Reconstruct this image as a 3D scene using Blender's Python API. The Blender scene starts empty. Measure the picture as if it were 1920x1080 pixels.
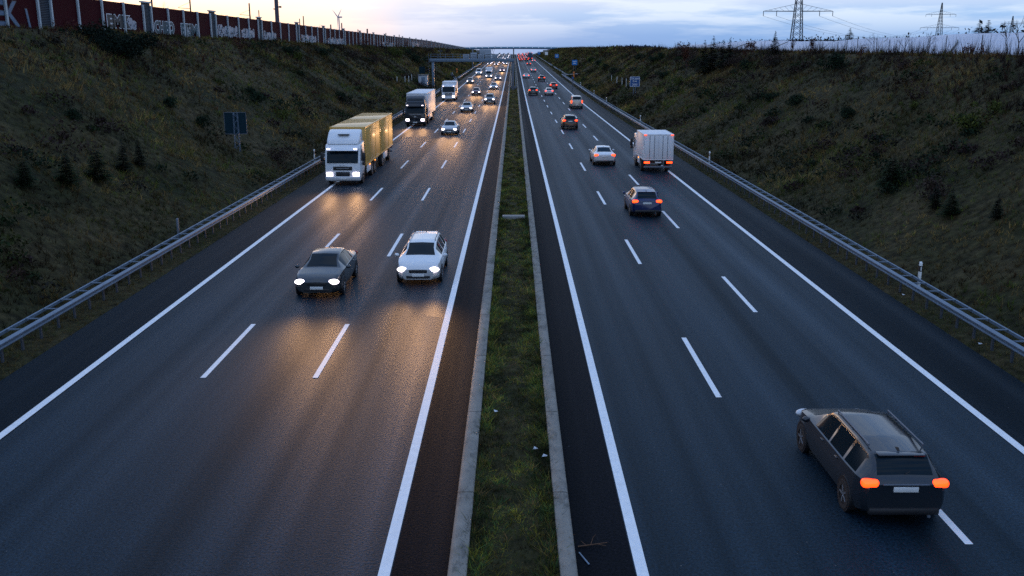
import bpy, bmesh, math, random
import numpy as np
from mathutils import Matrix, Vector
random.seed(7); rng = np.random.default_rng(11)
R = math.radians
scene = bpy.context.scene
COL = scene.collection

# ------------------------------------------------------------------ camera
F_PX, PITCH, CAM_H, VPX = 1782.0, math.atan(448/1782.0), 10.0, 963.0
cam_d = bpy.data.cameras.new('camera'); cam = bpy.data.objects.new('camera', cam_d); COL.objects.link(cam)
cam_d.sensor_width = 36; cam_d.lens = 36*F_PX/1920; cam_d.clip_start = .2; cam_d.clip_end = 20000
cam.location = (0, 0, CAM_H); cam.rotation_euler = (math.pi/2-PITCH, 0, 3*math.cos(PITCH)/F_PX)
scene.camera = cam
RM = cam.rotation_euler.to_matrix()

def ray(px, py):
    return (RM @ Vector(((px-960)/F_PX, (540-py)/F_PX, -1))).normalized()
def at_depth(px, py, Y):
    d = ray(px, py); t = Y/d.y
    return Vector((0, 0, CAM_H)) + d*t
def hit(px, py, zf, t0=8, t1=1200):
    d = ray(px, py); o = Vector((0, 0, CAM_H)); t = t0
    while t < t1:
        p = o+d*t
        if p.z <= zf(p.x, p.y): 
            a, b = t-.5, t
            for _ in range(20):
                m = (a+b)/2; q = o+d*m
                if q.z <= zf(q.x, q.y): b = m
                else: a = m
            return o+d*b
        t += .5
    return o+d*t1

# ------------------------------------------------------------------ terrain
def sstep(a, b, x):
    t = np.clip((x-a)/(b-a), 0, 1); return t*t*(3-2*t)
def road_z(Y):
    Y = np.asarray(Y, float)
    z = np.where(Y < 150, 0, np.where(Y < 230, (Y-150)**2*.008/160, .32+.008*(Y-230)))
    z = np.where(Y > 860, 5.36-.00005*(np.minimum(Y, 1300)-860)**2-np.maximum(Y-1300, 0)*.03, z)
    return np.maximum(z, -40)
def wob(x, y):
    return (np.sin(x*.31+y*.13+1.3)+np.sin(-x*.17+y*.29+4.1)+.7*np.sin(x*.71-y*.53+.4)+.5*np.sin(x*1.3+y*.97+2.2)+.4*np.sin(-x*1.9+y*1.6))/2.6
_LAT = np.random.default_rng(5).uniform(-1, 1, (256, 256))
def vnoise(x, y):
    x = np.asarray(x, float); y = np.asarray(y, float); xi = np.floor(x).astype(int); yi = np.floor(y).astype(int); fx = x-xi; fy = y-yi; fx = fx*fx*(3-2*fx); fy = fy*fy*(3-2*fy)
    g = lambda a, b: _LAT[a & 255, b & 255]
    return (g(xi, yi)*(1-fx)+g(xi+1, yi)*fx)*(1-fy)+(g(xi, yi+1)*(1-fx)+g(xi+1, yi+1)*fx)*fy
def fbm(x, y, o=3):
    return sum(vnoise(x*2**k+17*k, y*2**k+31*k)*.55**k for k in range(o))
CLY = [-50, 40, 75, 210, 335, 475, 600, 900, 1400, 6000]; CLZ = [11.7, 11.7, 11.5, 10.6, 10.2, 9.9, 9.4, 9.0, 2, -40]
CRY = [-50, 40, 120, 300, 600, 860, 1400, 6000];      CRZ = [9.35, 9.45, 9.6, 10.1, 10.3, 9.6, 2, -40]
def terrain(X, Y):
    X = np.asarray(X, float); Y = np.asarray(Y, float)
    a = np.abs(X); rz = road_z(Y)
    cl = np.where(X < 0, np.interp(Y, CLY, CLZ), np.interp(Y, CRY, CRZ))
    crest = np.where(X < 0, 35.5, 33.0)
    t = np.clip((a-17.6)/(crest-17.6), 0, 1)
    s = t+.10*np.sin(2*math.pi*t)*-.35
    z = rz-.04+(cl-rz)*s
    m = sstep(.02, .3, t)*(1-sstep(.85, 1.0, t))
    z = z+wob(X, Y)*.28*m
    far = np.maximum(a-45, 0)
    z = z+np.where(X > 0, -.0*far, 0)
    z = z-.05*sstep(15.9, 16.6, a)*(1-sstep(17.4, 18.2, a))*0
    return z
def tz(x, y): return float(terrain(x, y))

# ------------------------------------------------------------------ mesh helpers
class MB:
    def __init__(s): s.v = []; s.f = []
    def add(s, v, f):
        n = len(s.v); s.v += [tuple(p) for p in v]; s.f += [tuple(i+n for i in q) for q in f]; return s
    def box(s, c, d, rz=0):
        x, y, z = d[0]/2, d[1]/2, d[2]/2; ca, sa = math.cos(rz), math.sin(rz)
        v = []
        for dx, dy, dz in ((-x,-y,-z),(x,-y,-z),(x,y,-z),(-x,y,-z),(-x,-y,z),(x,-y,z),(x,y,z),(-x,y,z)):
            v.append((c[0]+dx*ca-dy*sa, c[1]+dx*sa+dy*ca, c[2]+dz))
        return s.add(v, [(0,3,2,1),(4,5,6,7),(0,1,5,4),(1,2,6,5),(2,3,7,6),(3,0,4,7)])
    def cbox(s, c, d, b=.03, seg=2):
        bm = bmesh.new(); bmesh.ops.create_cube(bm, size=1)
        for v in bm.verts: v.co = Vector((v.co.x*d[0], v.co.y*d[1], v.co.z*d[2]))
        bmesh.ops.bevel(bm, geom=bm.edges[:], offset=min(b, min(d)*.45), segments=seg, affect='EDGES', profile=.5)
        bm.verts.index_update()
        s.add([v.co+Vector(c) for v in bm.verts], [[v.index for v in f.verts] for f in bm.faces]); bm.free(); return s
    def tube(s, p0, p1, r0, r1=None, n=8, cap=True):
        r1 = r0 if r1 is None else r1
        p0 = Vector(p0); p1 = Vector(p1); d = (p1-p0)
        if d.length < 1e-6: return s
        d.normalize(); u = d.orthogonal().normalized(); w = d.cross(u)
        v = []
        for p, r in ((p0, r0), (p1, r1)):
            for k in range(n):
                a = 2*math.pi*k/n; v.append(p+u*math.cos(a)*r+w*math.sin(a)*r)
        f = [(k, (k+1) % n, n+(k+1) % n, n+k) for k in range(n)]
        if cap: f += [tuple(range(n-1, -1, -1)), tuple(range(n, 2*n))]
        return s.add(v, f)
    def ell(s, c, r, nu=12, nv=8):
        v = []; f = []
        for i in range(nv+1):
            th = math.pi*i/nv
            for k in range(nu):
                a = 2*math.pi*k/nu; v.append((c[0]+r[0]*math.sin(th)*math.cos(a), c[1]+r[1]*math.sin(th)*math.sin(a), c[2]+r[2]*math.cos(th)))
        for i in range(nv):
            for k in range(nu):
                f.append((i*nu+k, (i+1)*nu+k, (i+1)*nu+(k+1) % nu, i*nu+(k+1) % nu))
        return s.add(v, f)
    def prism(s, prof, x0, x1, b=0, seg=2):          # profile in (y,z) extruded along x, bevelled
        bm = bmesh.new()
        a = [bm.verts.new((x0, p[0], p[1])) for p in prof]; c = [bm.verts.new((x1, p[0], p[1])) for p in prof]
        n = len(prof); bm.faces.new(a); bm.faces.new(c[::-1])
        for k in range(n): bm.faces.new((a[k], c[k], c[(k+1) % n], a[(k+1) % n]))
        bmesh.ops.recalc_face_normals(bm, faces=bm.faces)
        if b: bmesh.ops.bevel(bm, geom=bm.edges[:], offset=b, segments=seg, affect='EDGES', profile=.5, clamp_overlap=True)
        bm.verts.index_update()
        s.add([v.co for v in bm.verts], [[v.index for v in f.verts] for f in bm.faces]); bm.free(); return s
    def cyl_x(s, c, r, w, n=20):                      # cylinder along x
        return s.tube((c[0]-w/2, c[1], c[2]), (c[0]+w/2, c[1], c[2]), r, r, n)
    def mesh(s, name, m=None, smooth=True):
        me = bpy.data.meshes.new(name); me.from_pydata(s.v, [], s.f); me.update()
        fin(me, m, smooth); return me
def fin(me, m=None, smooth=True):
    if smooth:
        me.polygons.foreach_set('use_smooth', [True]*len(me.polygons)); me.set_sharp_from_angle(angle=R(38))
    if m: me.materials.append(m)
def np_mesh(name, V, Fc, m=None, colr=None, smooth=False):
    """V (n,3) float, Fc (k,3|4) int, colr (n,4)"""
    me = bpy.data.meshes.new(name); V = np.ascontiguousarray(V, np.float32); Fc = np.ascontiguousarray(Fc, np.int32); q = Fc.shape[1]
    me.vertices.add(len(V)); me.vertices.foreach_set('co', V.ravel())
    me.loops.add(Fc.size); me.loops.foreach_set('vertex_index', Fc.ravel())
    me.polygons.add(len(Fc)); me.polygons.foreach_set('loop_start', np.arange(0, Fc.size, q, dtype=np.int32))
    if colr is not None:
        at = me.color_attributes.new('Col', 'FLOAT_COLOR', 'POINT'); at.data.foreach_set('color', np.ascontiguousarray(colr, np.float32).ravel())
    me.update(calc_edges=True)
    if smooth: me.polygons.foreach_set('use_smooth', np.ones(len(Fc), bool))
    if m: me.materials.append(m)
    return me
def obj(name, me, parent=None, loc=None, m=None):
    o = bpy.data.objects.new(name, me); COL.objects.link(o)
    if parent: o.parent = parent
    if loc is not None: o.location = loc
    if m is not None and me is not None:
        o.material_slots[0].link = 'OBJECT'; o.material_slots[0].material = m
    return o
def part(name, mb, m, parent, smooth=True): return obj(name, mb.mesh(name, m, smooth), parent)
def tag(o, label=None, cat=None, group=None, kind=None):
    if label: o['label'] = label
    if cat: o['category'] = cat
    if group: o['group'] = group
    if kind: o['kind'] = kind
    return o
def thing(name, label, cat, loc=(0, 0, 0), rz=0, group=None):
    o = bpy.data.objects.new(name, None); COL.objects.link(o); o.location = loc; o.rotation_euler = (0, 0, rz); o.empty_display_size = .3
    return tag(o, label, cat, group)
def struct(name, me, label=None): 
    o = obj(name, me); o['kind'] = 'structure'
    if label: o['label'] = label
    return o

# ------------------------------------------------------------------ materials
def nt(name):
    m = bpy.data.materials.new(name); m.use_nodes = True; n = m.node_tree; return m, n, n.nodes['Principled BSDF']
def N(n, t, **k):
    x = n.nodes.new(t)
    for a, b in k.items():
        if a in x.inputs.keys() if hasattr(x.inputs, 'keys') else False: x.inputs[a].default_value = b
        else: setattr(x, a, b)
    return x
def mat(name, c, rough=.6, metal=0, var=.12, scale=3.0, spec=.5, coat=0, bump=0, dirt=0):
    m, n, b = nt(name)
    b.inputs['Roughness'].default_value = rough; b.inputs['Metallic'].default_value = metal
    b.inputs['Specular IOR Level'].default_value = spec; b.inputs['Coat Weight'].default_value = coat; b.inputs['Coat Roughness'].default_value = .08
    tc = N(n, 'ShaderNodeTexCoord'); no = N(n, 'ShaderNodeTexNoise'); no.inputs['Scale'].default_value = scale; no.inputs['Detail'].default_value = 5
    n.links.new(tc.outputs['Object'], no.inputs['Vector'])
    mx = N(n, 'ShaderNodeMix', data_type='RGBA')
    mx.inputs[6].default_value = (*[v*(1-var) for v in c], 1); mx.inputs[7].default_value = (*[min(1, v*(1+var)) for v in c], 1)
    n.links.new(no.outputs['Fac'], mx.inputs[0]); out = mx.outputs[2]
    if dirt:                                             # road grime climbing from below
        sp = N(n, 'ShaderNodeSeparateXYZ'); n.links.new(tc.outputs['Object'], sp.inputs[0])
        mr = N(n, 'ShaderNodeMapRange'); mr.inputs[1].default_value = .25; mr.inputs[2].default_value = .95; mr.inputs[3].default_value = dirt; mr.inputs[4].default_value = 0
        n.links.new(sp.outputs[2], mr.inputs[0])
        m2 = N(n, 'ShaderNodeMix', data_type='RGBA'); m2.inputs[7].default_value = (.05, .047, .042, 1)
        n.links.new(mr.outputs[0], m2.inputs[0]); n.links.new(out, m2.inputs[6]); out = m2.outputs[2]
    n.links.new(out, b.inputs['Base Color'])
    if bump:
        bp = N(n, 'ShaderNodeBump'); bp.inputs['Strength'].default_value = bump; n.links.new(no.outputs['Fac'], bp.inputs['Height']); n.links.new(bp.outputs[0], b.inputs['Normal'])
    return m
def emis(name, c, s, base=(.8, .8, .8), sampling='NONE'):
    m, n, b = nt(name); b.inputs['Base Color'].default_value = (*base, 1); b.inputs['Roughness'].default_value = .15
    b.inputs['Emission Color'].default_value = (*c, 1); b.inputs['Emission Strength'].default_value = s
    # slightly uneven lens: a bright core and a softer rim
    lw = N(n, 'ShaderNodeLayerWeight'); lw.inputs[0].default_value = .35
    mr = N(n, 'ShaderNodeMapRange'); mr.inputs[3].default_value = s; mr.inputs[4].default_value = s*.25
    n.links.new(lw.outputs['Facing'], mr.inputs[0]); n.links.new(mr.outputs[0], b.inputs['Emission Strength'])
    m.cycles.emission_sampling = sampling
    return m
def vcol(name, rough=.9, gain=1.0, spec=.15):
    m, n, b = nt(name); a = N(n, 'ShaderNodeAttribute'); a.attribute_name = 'Col'
    b.inputs['Roughness'].default_value = rough; b.inputs['Specular IOR Level'].default_value = spec
    n.links.new(a.outputs['Color'], b.inputs['Base Color']); return m

def asphalt(name, c, tint=(1, 1, 1), tracks=.35, rough=.5, spec=.3):
    m, n, b = nt(name)
    tc = N(n, 'ShaderNodeTexCoord')
    mp = N(n, 'ShaderNodeMapping'); mp.inputs['Scale'].default_value = (.75, .006, 1); n.links.new(tc.outputs['Object'], mp.inputs['Vector'])
    tr = N(n, 'ShaderNodeTexNoise'); tr.inputs['Scale'].default_value = 1; tr.inputs['Detail'].default_value = 3; n.links.new(mp.outputs[0], tr.inputs['Vector'])
    mp2 = N(n, 'ShaderNodeMapping'); mp2.inputs['Scale'].default_value = (.5, .12, 1); n.links.new(tc.outputs['Object'], mp2.inputs['Vector'])
    st = N(n, 'ShaderNodeTexNoise'); st.inputs['Scale'].default_value = 1; st.inputs['Detail'].default_value = 6; n.links.new(mp2.outputs[0], st.inputs['Vector'])
    gr = N(n, 'ShaderNodeTexNoise'); gr.inputs['Scale'].default_value = 16; gr.inputs['Detail'].default_value = 3; n.links.new(tc.outputs['Object'], gr.inputs['Vector'])
    def rng_(src, lo, hi, a=.3, z=.7):
        r = N(n, 'ShaderNodeMapRange'); r.inputs[1].default_value = a; r.inputs[2].default_value = z; r.inputs[3].default_value = lo; r.inputs[4].default_value = hi; n.links.new(src, r.inputs[0]); return r.outputs[0]
    def mul(a, bb):
        x = N(n, 'ShaderNodeMath', operation='MULTIPLY'); n.links.new(a, x.inputs[0]); n.links.new(bb, x.inputs[1]); return x.outputs[0]
    v = mul(mul(rng_(tr.outputs['Fac'], 1-tracks, 1+tracks), rng_(st.outputs['Fac'], .82, 1.18)), rng_(gr.outputs['Fac'], .25, 2.1))
    mx = N(n, 'ShaderNodeMix', data_type='RGBA', blend_type='MULTIPLY'); mx.inputs[0].default_value = 1
    mx.inputs[6].default_value = (*[c*t for t in tint], 1); n.links.new(v, mx.inputs[7])
    # pale chips of stone
    vo = N(n, 'ShaderNodeTexVoronoi'); vo.inputs['Scale'].default_value = 3.2; n.links.new(tc.outputs['Object'], vo.inputs['Vector'])
    ch = rng_(vo.outputs['Distance'], 1, 0, .02, .045)
    m3 = N(n, 'ShaderNodeMix', data_type='RGBA'); m3.inputs[7].default_value = (.22, .21, .2, 1); n.links.new(mx.outputs[2], m3.inputs[6])
    wn = N(n, 'ShaderNodeMath', operation='GREATER_THAN'); wn.inputs[1].default_value = .55
    sp = N(n, 'ShaderNodeSeparateColor'); n.links.new(vo.outputs['Color'], sp.inputs[0]); n.links.new(sp.outputs[0], wn.inputs[0])
    n.links.new(mul(ch, wn.outputs[0]), m3.inputs[0])
    n.links.new(m3.outputs[2], b.inputs['Base Color'])
    n.links.new(rng_(tr.outputs['Fac'], rough+.08, rough-.08), b.inputs['Roughness'])
    b.inputs['Specular IOR Level'].default_value = spec; b.inputs['Specular Tint'].default_value = (.36, .78, 1, 1)
    bp = N(n, 'ShaderNodeBump'); bp.inputs['Strength'].default_value = .17; bp.inputs['Distance'].default_value = .02
    n.links.new(gr.outputs['Fac'], bp.inputs['Height']); n.links.new(bp.outputs[0], b.inputs['Normal'])
    return m

M = {}
M['asphalt'] = asphalt('asphalt', .0118, (.40, 1.0, 1.7), .65, .62, .22)
M['asphalt_dark'] = asphalt('asphalt_shoulder', .0058, (.4, 1.0, 1.7), .3, .66, .10)
M['asphalt_inner'] = asphalt('asphalt_inner', .0036, (.9, .9, 1.4), .35, .7, .05)
M['line'] = mat('white_paint', (.78, .79, .8), .6, var=.16, scale=5)
M['galv_'] = None; M['kerb'] = mat('kerb_concrete', (.20, .185, .16), .85, var=.5, scale=2.2, bump=.2)
def wear(m, lo, hi, dark, sx=1.0):
    n = m.node_tree; b = n.nodes['Principled BSDF']; src = b.inputs['Base Color'].links[0].from_socket
    tc = N(n, 'ShaderNodeTexCoord'); mp = N(n, 'ShaderNodeMapping'); mp.inputs['Scale'].default_value = (sx, .35*sx, 1); n.links.new(tc.outputs['Object'], mp.inputs['Vector'])
    no = N(n, 'ShaderNodeTexNoise'); no.inputs['Scale'].default_value = 4; no.inputs['Detail'].default_value = 9; no.inputs['Roughness'].default_value = .75; n.links.new(mp.outputs[0], no.inputs['Vector'])
    mr = N(n, 'ShaderNodeMapRange'); mr.inputs[1].default_value = lo; mr.inputs[2].default_value = hi; n.links.new(no.outputs['Fac'], mr.inputs[0])
    mx = N(n, 'ShaderNodeMix', data_type='RGBA'); mx.inputs[7].default_value = (*dark, 1); n.links.new(mr.outputs[0], mx.inputs[0]); n.links.new(src, mx.inputs[6]); n.links.new(mx.outputs[2], b.inputs['Base Color'])
wear(M['line'], .60, .74, (.10, .11, .12), 1.6); wear(M['kerb'], .52, .70, (.045, .045, .04), .8)
def joints(m, period, width):
    n = m.node_tree; b = n.nodes['Principled BSDF']; src = b.inputs['Base Color'].links[0].from_socket
    tc = N(n, 'ShaderNodeTexCoord'); sp = N(n, 'ShaderNodeSeparateXYZ'); n.links.new(tc.outputs['Object'], sp.inputs[0])
    md = N(n, 'ShaderNodeMath', operation='PINGPONG'); md.inputs[1].default_value = period/2; n.links.new(sp.outputs[1], md.inputs[0])
    ls = N(n, 'ShaderNodeMath', operation='LESS_THAN'); ls.inputs[1].default_value = width; n.links.new(md.outputs[0], ls.inputs[0])
    mx = N(n, 'ShaderNodeMix', data_type='RGBA'); mx.inputs[7].default_value = (.035, .035, .03, 1); n.links.new(ls.outputs[0], mx.inputs[0]); n.links.new(src, mx.inputs[6]); n.links.new(mx.outputs[2], b.inputs['Base Color'])
joints(M['kerb'], 5.0, .02)
M['concrete'] = mat('concrete', (.22, .215, .205), .85, var=.25, scale=2)
M['galv'] = mat('galvanised_steel', (.13, .18, .24), .5, .3, .3, 2)
M['galvd'] = mat('dull_steel', (.12, .14, .17), .55, .3, .25, 2)
M['railpost'] = mat('rail_post_steel', (.045, .058, .075), .7, .1); M['tyre'] = mat('tyre_rubber', (.018, .018, .019), .85)
M['rim'] = mat('alloy_rim', (.45, .46, .48), .35, .7)
M['dark'] = mat('black_plastic', (.014, .014, .016), .5)
M['glass'] = mat('tinted_glass', (.006, .014, .020), .08, spec=.16, var=.3)
M['plate'] = mat('plate_white', (.72, .72, .7), .4)
M['head'] = emis('headlight_lit', (1.0, .88, 1.0), 7)
M['headoff'] = mat('headlight_lens', (.6, .62, .65), .1, spec=.8)
M['tail'] = emis('tail_light_lit', (1.0, .05, .004), 5, (.4, .02, .02))
M['tailoff'] = mat('tail_lens', (.25, .012, .012), .15)
M['amber'] = emis('amber_lamp', (1.0, .30, .03), 5, (.5, .2, .02))
M['marker'] = emis('white_marker_lamp', (1.0, .85, 1.0), 5)
M['leaf'] = vcol('leaves'); M['grass'] = vcol('grass_blades')
M['bark'] = mat('bark', (.045, .036, .03), .9, var=.4, scale=6)
def paint(name, c, rough=.26, metal=.2, dirt=.55): return mat('paint_'+name, c, rough, metal, .05, 2, coat=.5, dirt=dirt)
PA = dict(white=paint('white', (.72, .73, .74), metal=0), silver=paint('silver', (.42, .44, .47), metal=.55), grey=paint('grey', (.16, .18, .20), metal=.5),
          graphite=paint('graphite', (.030, .040, .050), metal=.3), darkcar=paint('dark_slate', (.014, .020, .028), metal=.2, dirt=.2), black=paint('black', (.007, .008, .011), dirt=.15), blue=paint('blue', (.003, .014, .085), metal=.1, dirt=.15),
          red=paint('red', (.28, .018, .015)), wine=paint('wine', (.10, .012, .025)), beige=paint('beige', (.45, .41, .36), metal=.3), yellow=paint('yellow', (.66, .36, .06), .5, 0, .35),
          truckwhite=paint('truck_white', (.74, .75, .77), .38, 0, .5), truckblack=paint('truck_black', (.007, .013, .022), .3, 0, .3), trailerwhite=mat('trailer_white', (.74, .73, .74), .5, 0, .1, 1.0),
          tarpblue=mat('tarp_blue', (.02, .06, .12), .6))

# ------------------------------------------------------------------ ground sheets
xs = np.concatenate([np.array([-4000, -1500, -600, -250, -120, -80, -60, -48, -42]), np.arange(-39, -15.4, .6), np.linspace(-15.4, 15.4, 15), np.arange(16, 37.1, .6), np.array([40, 44, 48, 52, 60, 80, 120, 250, 600, 1500, 4000])])
ys = np.concatenate([np.arange(-30, 160, .8), np.arange(160, 420, 2.5), np.arange(420, 1000, 8), np.array([1050, 1100, 1200, 1300, 1500, 1800, 2300, 3000, 4500, 7000])])
GX, GY = np.meshgrid(xs, ys); GZ = terrain(GX, GY)
onroad = (np.abs(GX) < 15.9); GZ = np.where(onroad, GZ-.12, GZ)
V = np.stack([GX, GY, GZ], -1).reshape(-1, 3); nx = len(xs); i = np.arange(len(ys)-1)[:, None]*nx+np.arange(nx-1)[None]; i = i.ravel()
Fq = np.stack([i, i+1, i+1+nx, i+nx], 1)
gm, n_, b_ = nt('embankment_soil')
tc = N(n_, 'ShaderNodeTexCoord'); n1 = N(n_, 'ShaderNodeTexNoise'); n1.inputs['Scale'].default_value = .16; n1.inputs['Detail'].default_value = 8; n1.inputs['Roughness'].default_value = .65
n2 = N(n_, 'ShaderNodeTexNoise'); n2.inputs['Scale'].default_value = 2.2; n2.inputs['Detail'].default_value = 8
for q in (n1, n2): n_.links.new(tc.outputs['Object'], q.inputs['Vector'])
cr = N(n_, 'ShaderNodeValToRGB'); e = cr.color_ramp; e.elements[0].position = .3; e.elements[0].color = (.014, .018, .007, 1); e.elements[1].position = .72; e.elements[1].color = (.062, .048, .024, 1)
k = e.elements.new(.5); k.color = (.034, .031, .013, 1)
n_.links.new(n1.outputs['Fac'], cr.inputs[0])
mr = N(n_, 'ShaderNodeMapRange'); mr.inputs[1].default_value = .3; mr.inputs[2].default_value = .7; mr.inputs[3].default_value = .35; mr.inputs[4].default_value = 1.5; n_.links.new(n2.outputs['Fac'], mr.inputs[0])
mm = N(n_, 'ShaderNodeMix', data_type='RGBA', blend_type='MULTIPLY'); mm.inputs[0].default_value = 1; n_.links.new(cr.outputs[0], mm.inputs[6]); n_.links.new(mr.outputs[0], mm.inputs[7])
n_.links.new(mm.outputs[2], b_.inputs['Base Color']); b_.inputs['Roughness'].default_value = .95; b_.inputs['Specular IOR Level'].default_value = .1
bp = N(n_, 'ShaderNodeBump'); bp.inputs['Strength'].default_value = .8; bp.inputs['Distance'].default_value = .2; n_.links.new(n2.outputs['Fac'], bp.inputs['Height']); n_.links.new(bp.outputs[0], b_.inputs['Normal'])
struct('ground', np_mesh('ground', V, Fq, gm, smooth=True), 'dark grassy embankments either side of the motorway cutting')

YR = np.concatenate([np.arange(-20, 160, 6.0), np.arange(160, 300, 4), np.arange(300, 1300, 12)])
def strip(x0, x1, dz, Y=YR):
    z = road_z(Y)+dz; n = len(Y)
    V = np.concatenate([np.stack([np.full(n, x0), Y, z], 1), np.stack([np.full(n, x1), Y, z], 1)])
    k = np.arange(n-1); return V, np.stack([k, k+n, k+1+n, k+1], 1)
def strips(name, lst, m):
    Vs, Fs, o = [], [], 0
    for a in lst:
        v, f = strip(*a); Vs.append(v); Fs.append(f+o); o += len(v)
    return np_mesh(name, np.concatenate(Vs), np.concatenate(Fs), m)
LL = [-13.67, -9.74, -6.22, -2.54]; RL = [2.54, 6.08, 9.49, 13.1]
struct('road', strips('road', [(-13.5, -2.4, 0), (2.4, 12.95, 0)], M['asphalt']), 'blue grey asphalt of the two three-lane carriageways')
struct('hard_shoulder', strips('hard_shoulder', [(-15.95, -13.5, 0), (12.95, 15.75, 0)], M['asphalt_dark']), 'dark asphalt hard shoulders along the outer edges')
struct('inner_shoulder', strips('inner_shoulder', [(-2.4, -1.27, 0), (1.25, 2.4, 0)], M['asphalt_inner']), 'dark asphalt strips beside the median kerbs')
mk = [(x-.118, x+.118, .006) for x in (LL[0], LL[3], RL[0], RL[3])]
def dash_rows():
    out = []
    # near ends measured from the dash beside the camera: period 18 m, painted 6 m
    for x, ph in ((LL[1], 28.2), (LL[2], 28.2), (RL[1], 26.5), (RL[2], 17.9)):
        for k in range(-2, 46):
            y0 = ph+18*k
            out.append((x-.085, x+.085, .006, np.array([y0, y0+2, y0+4, y0+6.0])))
    return out
struct('lane_marking', strips('lane_marking', mk+dash_rows(), M['line']), 'white edge lines and lane dashes')
def extr(name, prof, m, y0=-20, y1=900):
    Y = YR[(YR >= y0) & (YR <= y1)]; n = len(Y); k = len(prof); z = road_z(Y)
    V = np.concatenate([np.stack([np.full(n, p[0]), Y, z+p[1]], 1) for p in prof])
    F = []
    for j in range(k-1):
        q = np.arange(n-1); F.append(np.stack([j*n+q, (j+1)*n+q, (j+1)*n+q+1, j*n+q+1], 1))
    return np_mesh(name, V, np.concatenate(F), m)
struct('kerb', extr('kerb', [(-1.30, -.02), (-1.27, .13), (-1.2, .15), (-.93, .15), (-.91, .13), (-.91, -.1)], M['kerb']), 'weathered concrete kerb left of the grass median')
struct('kerb', extr('kerb', [(.91, -.1), (.91, .13), (.93, .15), (1.18, .15), (1.24, .13), (1.27, -.02)], M['kerb']), 'weathered concrete kerb right of the grass median')
MED = lambda x, y: road_z(y)+.05+.03*np.sin(x*5+y*2.1)+.02*np.sin(y*3.7-x*3)
mxs = np.linspace(-.91, .91, 9); mys = np.concatenate([np.arange(8, 60, .25), np.arange(60, 250, 1.5), np.arange(250, 900, 15)])
A, B = np.meshgrid(mxs, mys); V = np.stack([A, B, MED(A, B)], -1).reshape(-1, 3); i = (np.arange(len(mys)-1)[:, None]*9+np.arange(8)[None]).ravel()
ms = gm.copy(); ms.name = 'median_soil'
struct('median', np_mesh('median', V, np.stack([i, i+1, i+10, i+9], 1), ms, smooth=True), 'mossy soil of the narrow median')

# ------------------------------------------------------------------ grass (stuff)
def blades(P, h, w, k, pal, wts, lean=.5, jit=.25, patch=None):
    """P (n,3) clump points; h,w arrays; k blades per clump"""
    n = len(P); P2 = np.repeat(P, k, 0); hh = np.repeat(h, k)*rng.uniform(.5, 1.15, n*k); ww = np.repeat(w, k)*rng.uniform(.6, 1.3, n*k)
    a = rng.uniform(0, 2*math.pi, n*k); r = np.repeat(w, k)*rng.uniform(0, 3.2, n*k)
    base = P2+np.stack([np.cos(a)*r, np.sin(a)*r, -.04*np.ones(n*k)], 1)
    b = rng.uniform(0, 2*math.pi, n*k); tx = np.stack([np.cos(b), np.sin(b), np.zeros(n*k)], 1)
    ln = rng.normal(0, lean, (n*k, 2))
    tip = base+np.stack([ln[:, 0]*hh, ln[:, 1]*hh, hh], 1)
    V = np.stack([base-tx*ww[:, None]/2, base+tx*ww[:, None]/2, tip], 1).reshape(-1, 3)
    pal = np.array(pal); ci = np.array([rng.choice(len(pal), p=q) for q in wts]) if np.ndim(wts) == 2 and len(wts) == n and n < 1 else None
    if np.ndim(wts) == 2:
        cum = np.cumsum(wts, 1); ci = (rng.uniform(0, 1, n)[:, None] > cum).sum(1).clip(0, len(pal)-1)
    else: ci = rng.choice(len(pal), n, p=wts)
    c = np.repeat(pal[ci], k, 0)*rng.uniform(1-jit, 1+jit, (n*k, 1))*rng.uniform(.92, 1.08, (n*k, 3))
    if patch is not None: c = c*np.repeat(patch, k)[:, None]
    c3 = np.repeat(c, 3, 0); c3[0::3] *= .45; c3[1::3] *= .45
    return V, c3
def blade_obj(name, chunks, label):
    V = np.concatenate([c[0] for c in chunks]); C = np.concatenate([c[1] for c in chunks]); C = np.concatenate([C, np.ones((len(C), 1))], 1)
    o = obj(name, np_mesh(name, V, np.arange(len(V)).reshape(-1, 3), M['grass'], C)); tag(o, label, 'grass', kind='stuff'); return o
PAL = np.array([(.058, .048, .030), (.040, .036, .022), (.020, .032, .013), (.085, .070, .042), (.028, .048, .012), (.030, .018, .014), (.045, .055, .020)])*np.array([1.40, 1.10, .56])*1.8
def weights(X, Y, side):
    p = fbm(X*.16+7, Y*.10); q = fbm(X*.33-3, Y*.22+9); r_ = fbm(X*.5+40, Y*.4); w = np.ones((len(X), 7))*.12
    a = np.abs(X); crest = np.clip((a-26)/6, 0, 1); gr_ = .15 if side > 0 else -.05
    w[:, 0] += 2.4*np.clip(p+.2, 0, 1); w[:, 1] += .7; w[:, 2] += 2.6*np.clip(-p+gr_, 0, 1); w[:, 3] += 2.2*np.clip(q-.15, 0, 1)
    w[:, 4] += 3.0*np.clip(-q-.12+gr_, 0, 1); w[:, 6] += 1.2*np.clip(r_-.1, 0, 1)
    w[:, 5] += 1.6*np.clip(-r_-.1, 0, 1)+(1.8 if side > 0 else .6)*crest
    if side > 0: w[:, 3] += 5*np.exp(-((a-20.6-.6*vnoise(Y*.2, 3))/1.0)**2)*(Y < 88)*np.clip(.5+q, 0, 1)
    return w/w.sum(1, keepdims=True)
def patch_gain(X, Y): return np.clip(1.0+1.15*fbm(X*.22+90, Y*.15+20)+.5*fbm(X*.9, Y*.7), .22, 2.4)
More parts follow.
